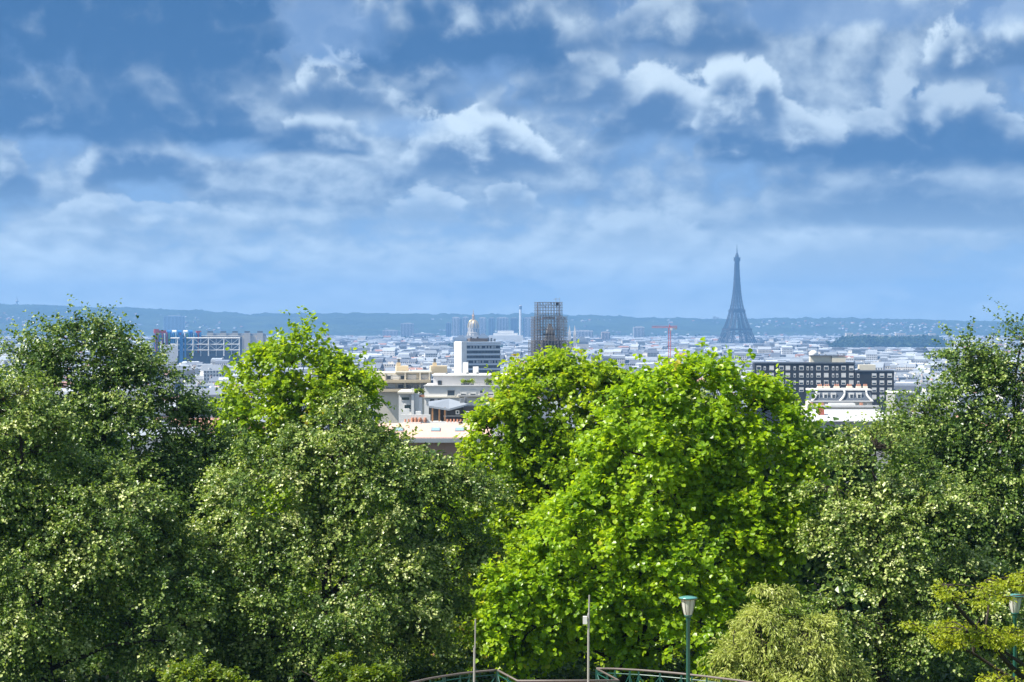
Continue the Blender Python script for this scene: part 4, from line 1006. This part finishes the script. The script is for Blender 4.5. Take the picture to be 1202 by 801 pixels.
for q, (px_, lobes_, lab_) in enumerate(((235, [(235, 630, 90, 120), (230, 740, 120, 110)], 'shaded tree in the second row between the left limes'), (560, [(560, 690, 75, 120), (520, 770, 90, 70)], 'shaded tree in the second row between lime and maples'), (975, [(965, 590, 75, 95), (980, 720, 100, 120)], 'shaded tree in the second row right of the glowing maple'), (800, [(800, 560, 110, 110), (800, 700, 140, 120)], 'shaded tree hidden behind the glowing maple'), (1130, [(1120, 600, 90, 110), (1150, 720, 120, 110)], 'shaded tree in the second row behind the right limes'), (60, [(60, 560, 120, 120), (60, 700, 140, 120)], 'shaded tree in the second row behind the far left limes'), (430, [(430, 600, 110, 90), (430, 720, 130, 110)], 'shaded tree in the second row behind the rounded lime'), (670, [(670, 590, 90, 90), (670, 720, 120, 110)], 'shaded tree in the second row behind the leaning maple'))):
    tree('park_tree', lab_, 'tree', px_, 92, lobes_, L_dark if q != 1 else L_maple2, 60 + q, leaf=.34, rb=1.1, shoots=15, per=9, trunk_r=.25, fill=1.5, group='second row of park trees')
tree('pale_shrub', 'drooping pale yellow shrub behind the railing beside the lamp post', 'shrub', 900, 59.5,
     [(905, 733, 50, 58), (862, 780, 48, 42), (948, 765, 55, 62), (900, 810, 105, 45), (985, 800, 45, 45)], L_wil, 31, leaf=.15, width=.34, rb=.5, shoots=14, per=16, droop=.7, trunk_r=.06, stems=4)
tree('round_bush', 'yellow-green bush under the far left limes', 'bush', 235, 60, [(235, 800, 45, 28), (270, 815, 40, 25)], L_bush, 32, leaf=.11, rb=.4, trunk_r=.05, stems=3)
tree('round_bush', 'yellow-green bush with pink blossom below the rounded lime', 'bush', 420, 60, [(400, 792, 30, 26), (435, 800, 32, 22)], L_bush, 33, leaf=.11, rb=.4, trunk_r=.05, stems=3)
tree('round_bush', 'sunlit bush behind the curved railing between lime and maple', 'bush', 545, 72, [(540, 770, 48, 48), (480, 790, 60, 40)], L_bush, 34, leaf=.12, rb=.5, trunk_r=.06, stems=3)
tree('round_bush', 'leafy bush behind the lamp post under the glowing maple', 'bush', 770, 76, [(770, 775, 80, 50)], L_maple2, 35, leaf=.14, rb=.6, trunk_r=.06, stems=3)
tree('locust_tree', 'flat layered yellow-green boughs reaching in at the lower right edge', 'tree', 1400, 44,
     [(1120, 686, 34, 5, -1, .6), (1185, 688, 40, 6, 0, .7), (1240, 680, 50, 8, 0, .9), (1178, 713, 26, 4, 1, .5), (1095, 735, 40, 6, 0, .7), (1150, 744, 40, 7, -.5, .7), (1210, 748, 44, 8, 0, .8), (1120, 757, 22, 4, .5, .5), (1190, 792, 50, 7, -1, .8), (1250, 790, 50, 14, 0, 1.0), (1400, 690, 70, 50)],
     L_loc, 36, leaf=.075, width=.7, rb=.24, shoots=9, per=13, droop=.12, fill=.7, trunk_r=.16, up=.1, spread=.4, flat=.22, shell=.2)
for q, (px_, lab_) in enumerate(((110, 'low dark hedge under the far left limes'), (480, 'low dark hedge behind the left curved railing'), (760, 'low dark hedge behind the lamp post'), (1080, 'low dark hedge under the right lime trees'))):
    tree('hedge', lab_, 'hedge', px_, 67, [(px_ - 110, 800, 85, 24), (px_, 797, 90, 28), (px_ + 110, 802, 85, 24)], L_dark, 90 + q, leaf=.18, rb=.6, shoots=10, per=9, fill=.55, trunk_r=.05, stems=3)
import sys; sys.stderr.write('leaves %d\n' % total_leaves)

# small planting on the roof terraces
for k, (x, y, z, r_) in enumerate(TERRACE):
    r = np.random.default_rng(50 + k); n = 90
    p = norm(r.normal(size=(n, 3))) * (r.random((n, 1)) ** .4) * np.array([r_, r_ * .8, r_ * 1.1]) + np.array([0, 0, r_ * .9])
    me = leaves_mesh('terrace_plant', p, r.normal(size=(n, 3)), r.normal(size=(n, 3)) + np.array([0, 0, 1]), np.full(n, .2), 1, L_bush if k % 3 else L_maple2, r)
    o = link('terrace_plant', me, None, (x, y, z)); tag(o, ('%s small plant from left in the planters of the white terrace building' % ORD[k]) if k < 9 else ('%s small plant from left in the terracotta planter of the white wing' % ORD[k - 9]), 'plant', 'roof terrace planting')

# trees of the far parks and avenues: one mass
r = np.random.default_rng(77); C = []
def grove(px0, px1, y0, y1, n, rad):
    for k in range(n):
        y = r.uniform(y0, y1); x = WX(r.uniform(px0, px1), y); C.append((x, y, float(ground_z(x, y)), rad * r.uniform(.7, 1.3)))
grove(985, 1105, 6300, 7250, 330, 13); grove(940, 1000, 6000, 6400, 60, 10); grove(528, 548, 5000, 5600, 40, 11); grove(560, 610, 5000, 5200, 30, 9)
grove(440, 520, 7600, 8000, 120, 10); grove(700, 760, 4200, 4500, 30, 8); grove(890, 1120, 4800, 5000, 60, 7); grove(1040, 1075, 1500, 1560, 16, 6); grove(200, 300, 5000, 5300, 60, 9)
grove(640, 880, 8300, 8900, 160, 11)
C = np.array(C); per = 34; n = len(C)
d = norm(r.normal(size=(n, per, 3))); p = C[:, None, :3] + d * (C[:, 3, None] * r.uniform(.6, 1, (n, per)))[..., None] * np.array([1, 1, .9]); p[..., 2] += C[:, 3, None] * 1.15
me = leaves_mesh('city_trees', p.reshape(-1, 3), r.normal(size=(n * per, 3)), d.reshape(-1, 3) + np.array([0, 0, .4]), np.repeat(C[:, 3] * .75, per), 1.1, L_far, r, small=True)
tag(link('city_trees', me), 'dark tree masses of distant parks among the roofs', 'trees', kind='stuff')

# ------------------------------------------------------------------ terrace furniture in the park
M_rail = mat('worn_pinkish_handrail', (.17, .14, .125), .55, var=.3, scale=4); ZT = 67.9; ZG = 66.8
def railing(label, pts, name='terrace_railing'):
    c = Vector((pts[0][0], pts[0][1], ZG)); o = thing(name, label, 'railing', c, 0, 'terrace railings')
    P = [Vector((x, y, 0)) for x, y in pts]
    seg = [(P[i + 1] - P[i]).length for i in range(len(P) - 1)]; L = sum(seg)
    def at(d):
        for i, l in enumerate(seg):
            if d <= l or i == len(seg) - 1: return P[i].lerp(P[i + 1], min(1, d / l))
            d -= l
    loc = lambda v, z: v + Vector((-c.x, -c.y, z))
    n = max(2, round(L / .9)); kn = sorted(set([L * k / n for k in range(n + 1)] + list(np.cumsum(seg)[:-1])))
    kn = [k for i, k in enumerate(kn) if i == 0 or k - kn[i - 1] > .05]; H = ZT - ZG
    MB().tube([loc(at(L * k / 40), H) for k in range(41)] if len(pts) > 4 else [loc(p, H) for p in P], .028, 8).build('top_rail', M_rail, o, True)
    MB().tube([loc(p, .12) for p in P], .018, 6).build('bottom_rail', M_dkgreen, o)
    MB().tube([loc(p, H - .12) for p in P], .014, 6).build('upper_rail', M_dkgreen, o)
    for k in kn: MB().box(-.022, .022, -.022, .022, -.1, H - .03).build('post', M_dkgreen, o, loc=loc(at(k), 0))
    for a, b_ in zip(kn[:-1], kn[1:]):
        A, Bv = at(a), at(b_)
        MB().tube([loc(A, .14), loc(Bv, H - .13)], .011, 4).tube([loc(A, H - .13), loc(Bv, .14)], .011, 4).build('cross_brace', M_dkgreen, o)
    return o
def rp(px, py): Yd = (EYE - ZT) * FPX / (py - HOR); return (WX(px, Yd), Yd)
railing('green railing with pinkish rail curving away left of the bare thin pole', [rp(*q) for q in ((430, 815), (485, 801.5), (505, 797), (520, 794.5), (540, 791.5), (555, 789.7), (583, 787.2))])
railing('straight railing section stepping forward between the two curved railings', [rp(584.5, 787.6), rp(607.5, 800), rp(726.5, 799.6), rp(701.5, 786.2)])
railing('green railing with pinkish rail curving past the nearer lamp post', [rp(*q) for q in ((700, 785.4), (722, 785.8), (750, 787.3), (775, 789.2), (800, 791.5), (830, 794.8), (868, 799.6), (920, 808), (970, 818))])
tb = MB(); tb.lathe([(0, 0), (8, 0), (8, -.5)], 48, (2, 50, 66.815)); 
terr = tb.build('terrace_paving', mat('sandy_paving', (.36, .32, .26), .9, var=.2, scale=1), None); tag(terr, kind='structure')

def lamp(px, label, Yl=54.0, top=700.0):
    x = WX(px, Yl); z1 = WZ(top, Yl); h = z1 - ZG
    o = thing('lamp_post', label, 'street lamp', (x, Yl, ZG), 0, 'park lamp posts')
    MB().lathe([(.10, -.1), (.10, .35), (.06, .45), (.052, .5), (.045, h - .62), (.06, h - .6), (.06, h - .5)], 14).build('pole', M_dkgreen, o, True)
    hd = MB().lathe([(.06, h - .52), (.095, h - .49), (.10, h - .46), (.0, h - .46)], 16).build('lantern_base', M_dkgreen, o, True)
    gl = bpy.data.materials.get('lantern_glass')
    if not gl:
        gl = bpy.data.materials.new('lantern_glass'); gl.use_nodes = True; b = gl.node_tree.nodes['Principled BSDF']
        b.inputs['Base Color'].default_value = (.92, .90, .80, 1); b.inputs['Roughness'].default_value = .2; b.inputs['Transmission Weight'].default_value = .35
    prof_ = [(.095, h - .458), (.12, h - .38), (.15, h - .25), (.165, h - .12), (.175, h - .085)]
    g = MB(); g.lathe(prof_, 20); g.lathe([(r_ - .012, z) for r_, z in prof_][::-1], 20); lo = g.build('lantern', gl, o, True)
    for k in range(8):
        a = math.pi * k / 4 + .2; MB().tube([((r_ + .003) * math.cos(a), (r_ + .003) * math.sin(a), z) for r_, z in prof_], .006, 4).build('rib', M_rail, lo)
    MB().lathe([(0, h - .43), (.035, h - .43), (.04, h - .3), (.035, h - .16), (0, h - .15)], 10).build('bulb', M_white, lo, True)
    MB().lathe([(.19, h - .083), (.215, h - .08), (.21, h - .068), (.19, h - .066)], 24).build('collar', mat('copper_trim', (.5, .30, .16), .4, .5), o, True)
    MB().lathe([(.19, h - .064), (.225, h - .06), (.23, h - .045), (.20, h - .025), (.12, h - .008), (0, h)], 24).build('cap', mat('teal_cap', (.10, .30, .27), .22, .1, var=.1, spec=.8), o, True)
    return o
lamp(808, 'green lamp post with tapered glass lantern in front of the pale shrub')
lamp(1192, 'green lamp post half hidden by the yellow-green locust boughs', 55.0, 697.5)
M_pole = mat('grey_pole', (.42, .40, .37), .5, .2, var=.15, scale=3)
Yp = 56.9; x = WX(690.5, 56); 
o = thing('thin_pole', 'thin grey pole with small white box clipped to it', 'pole', (WX(690.5, 56), 56, ZG))
MB().tube([(0, 0, -.1), (.01, 0, WZ(722, 56) - ZG), (.02, 0, WZ(720, 56) - ZG)], .028, 8).build('lower_tube', M_pole, o); MB().tube([(.02, 0, WZ(720, 56) - ZG), (.03, 0, WZ(699, 56) - ZG)], .019, 8).build('upper_tube', M_pole, o)
bxm = MB().box(-.13, -.03, -.05, .05, WZ(733, 56) - ZG, WZ(724, 56) - ZG); bxm.build('sensor_box', M_white, o); MB().box(-.05, .02, -.02, .02, WZ(730, 56) - ZG, WZ(727, 56) - ZG).build('clamp', M_steel, o)
o = thing('thin_pole', 'bare thin grey pole with offset upper tube by the curved railing', 'pole', (WX(556, 57), 57, ZG))
MB().tube([(0, 0, -.1), (.02, 0, WZ(761, 57) - ZG)], .028, 8).build('lower_tube', M_pole, o); MB().tube([(.035, 0, WZ(762, 57) - ZG), (.045, 0, WZ(727, 57) - ZG)], .018, 8).build('upper_tube', M_pole, o)

# ------------------------------------------------------------------ the air
hb = MB().box(-8200, 8200, -500, 15800, -12, 345)
hzm = bpy.data.materials.new('haze'); hzm.use_nodes = True; t = NT(hzm.node_tree); t.n.clear()
pv = t.node('ShaderNodeVolumePrincipled'); pv.inputs['Color'].default_value = (.24, .53, 1.0, 1); pv.inputs['Density'].default_value = 1.0e-4; pv.inputs['Anisotropy'].default_value = 0.0
mo = t.node('ShaderNodeOutputMaterial'); t.l.new(pv.outputs[0], mo.inputs['Volume'])
tag(hb.build('haze', hzm), kind='stuff')
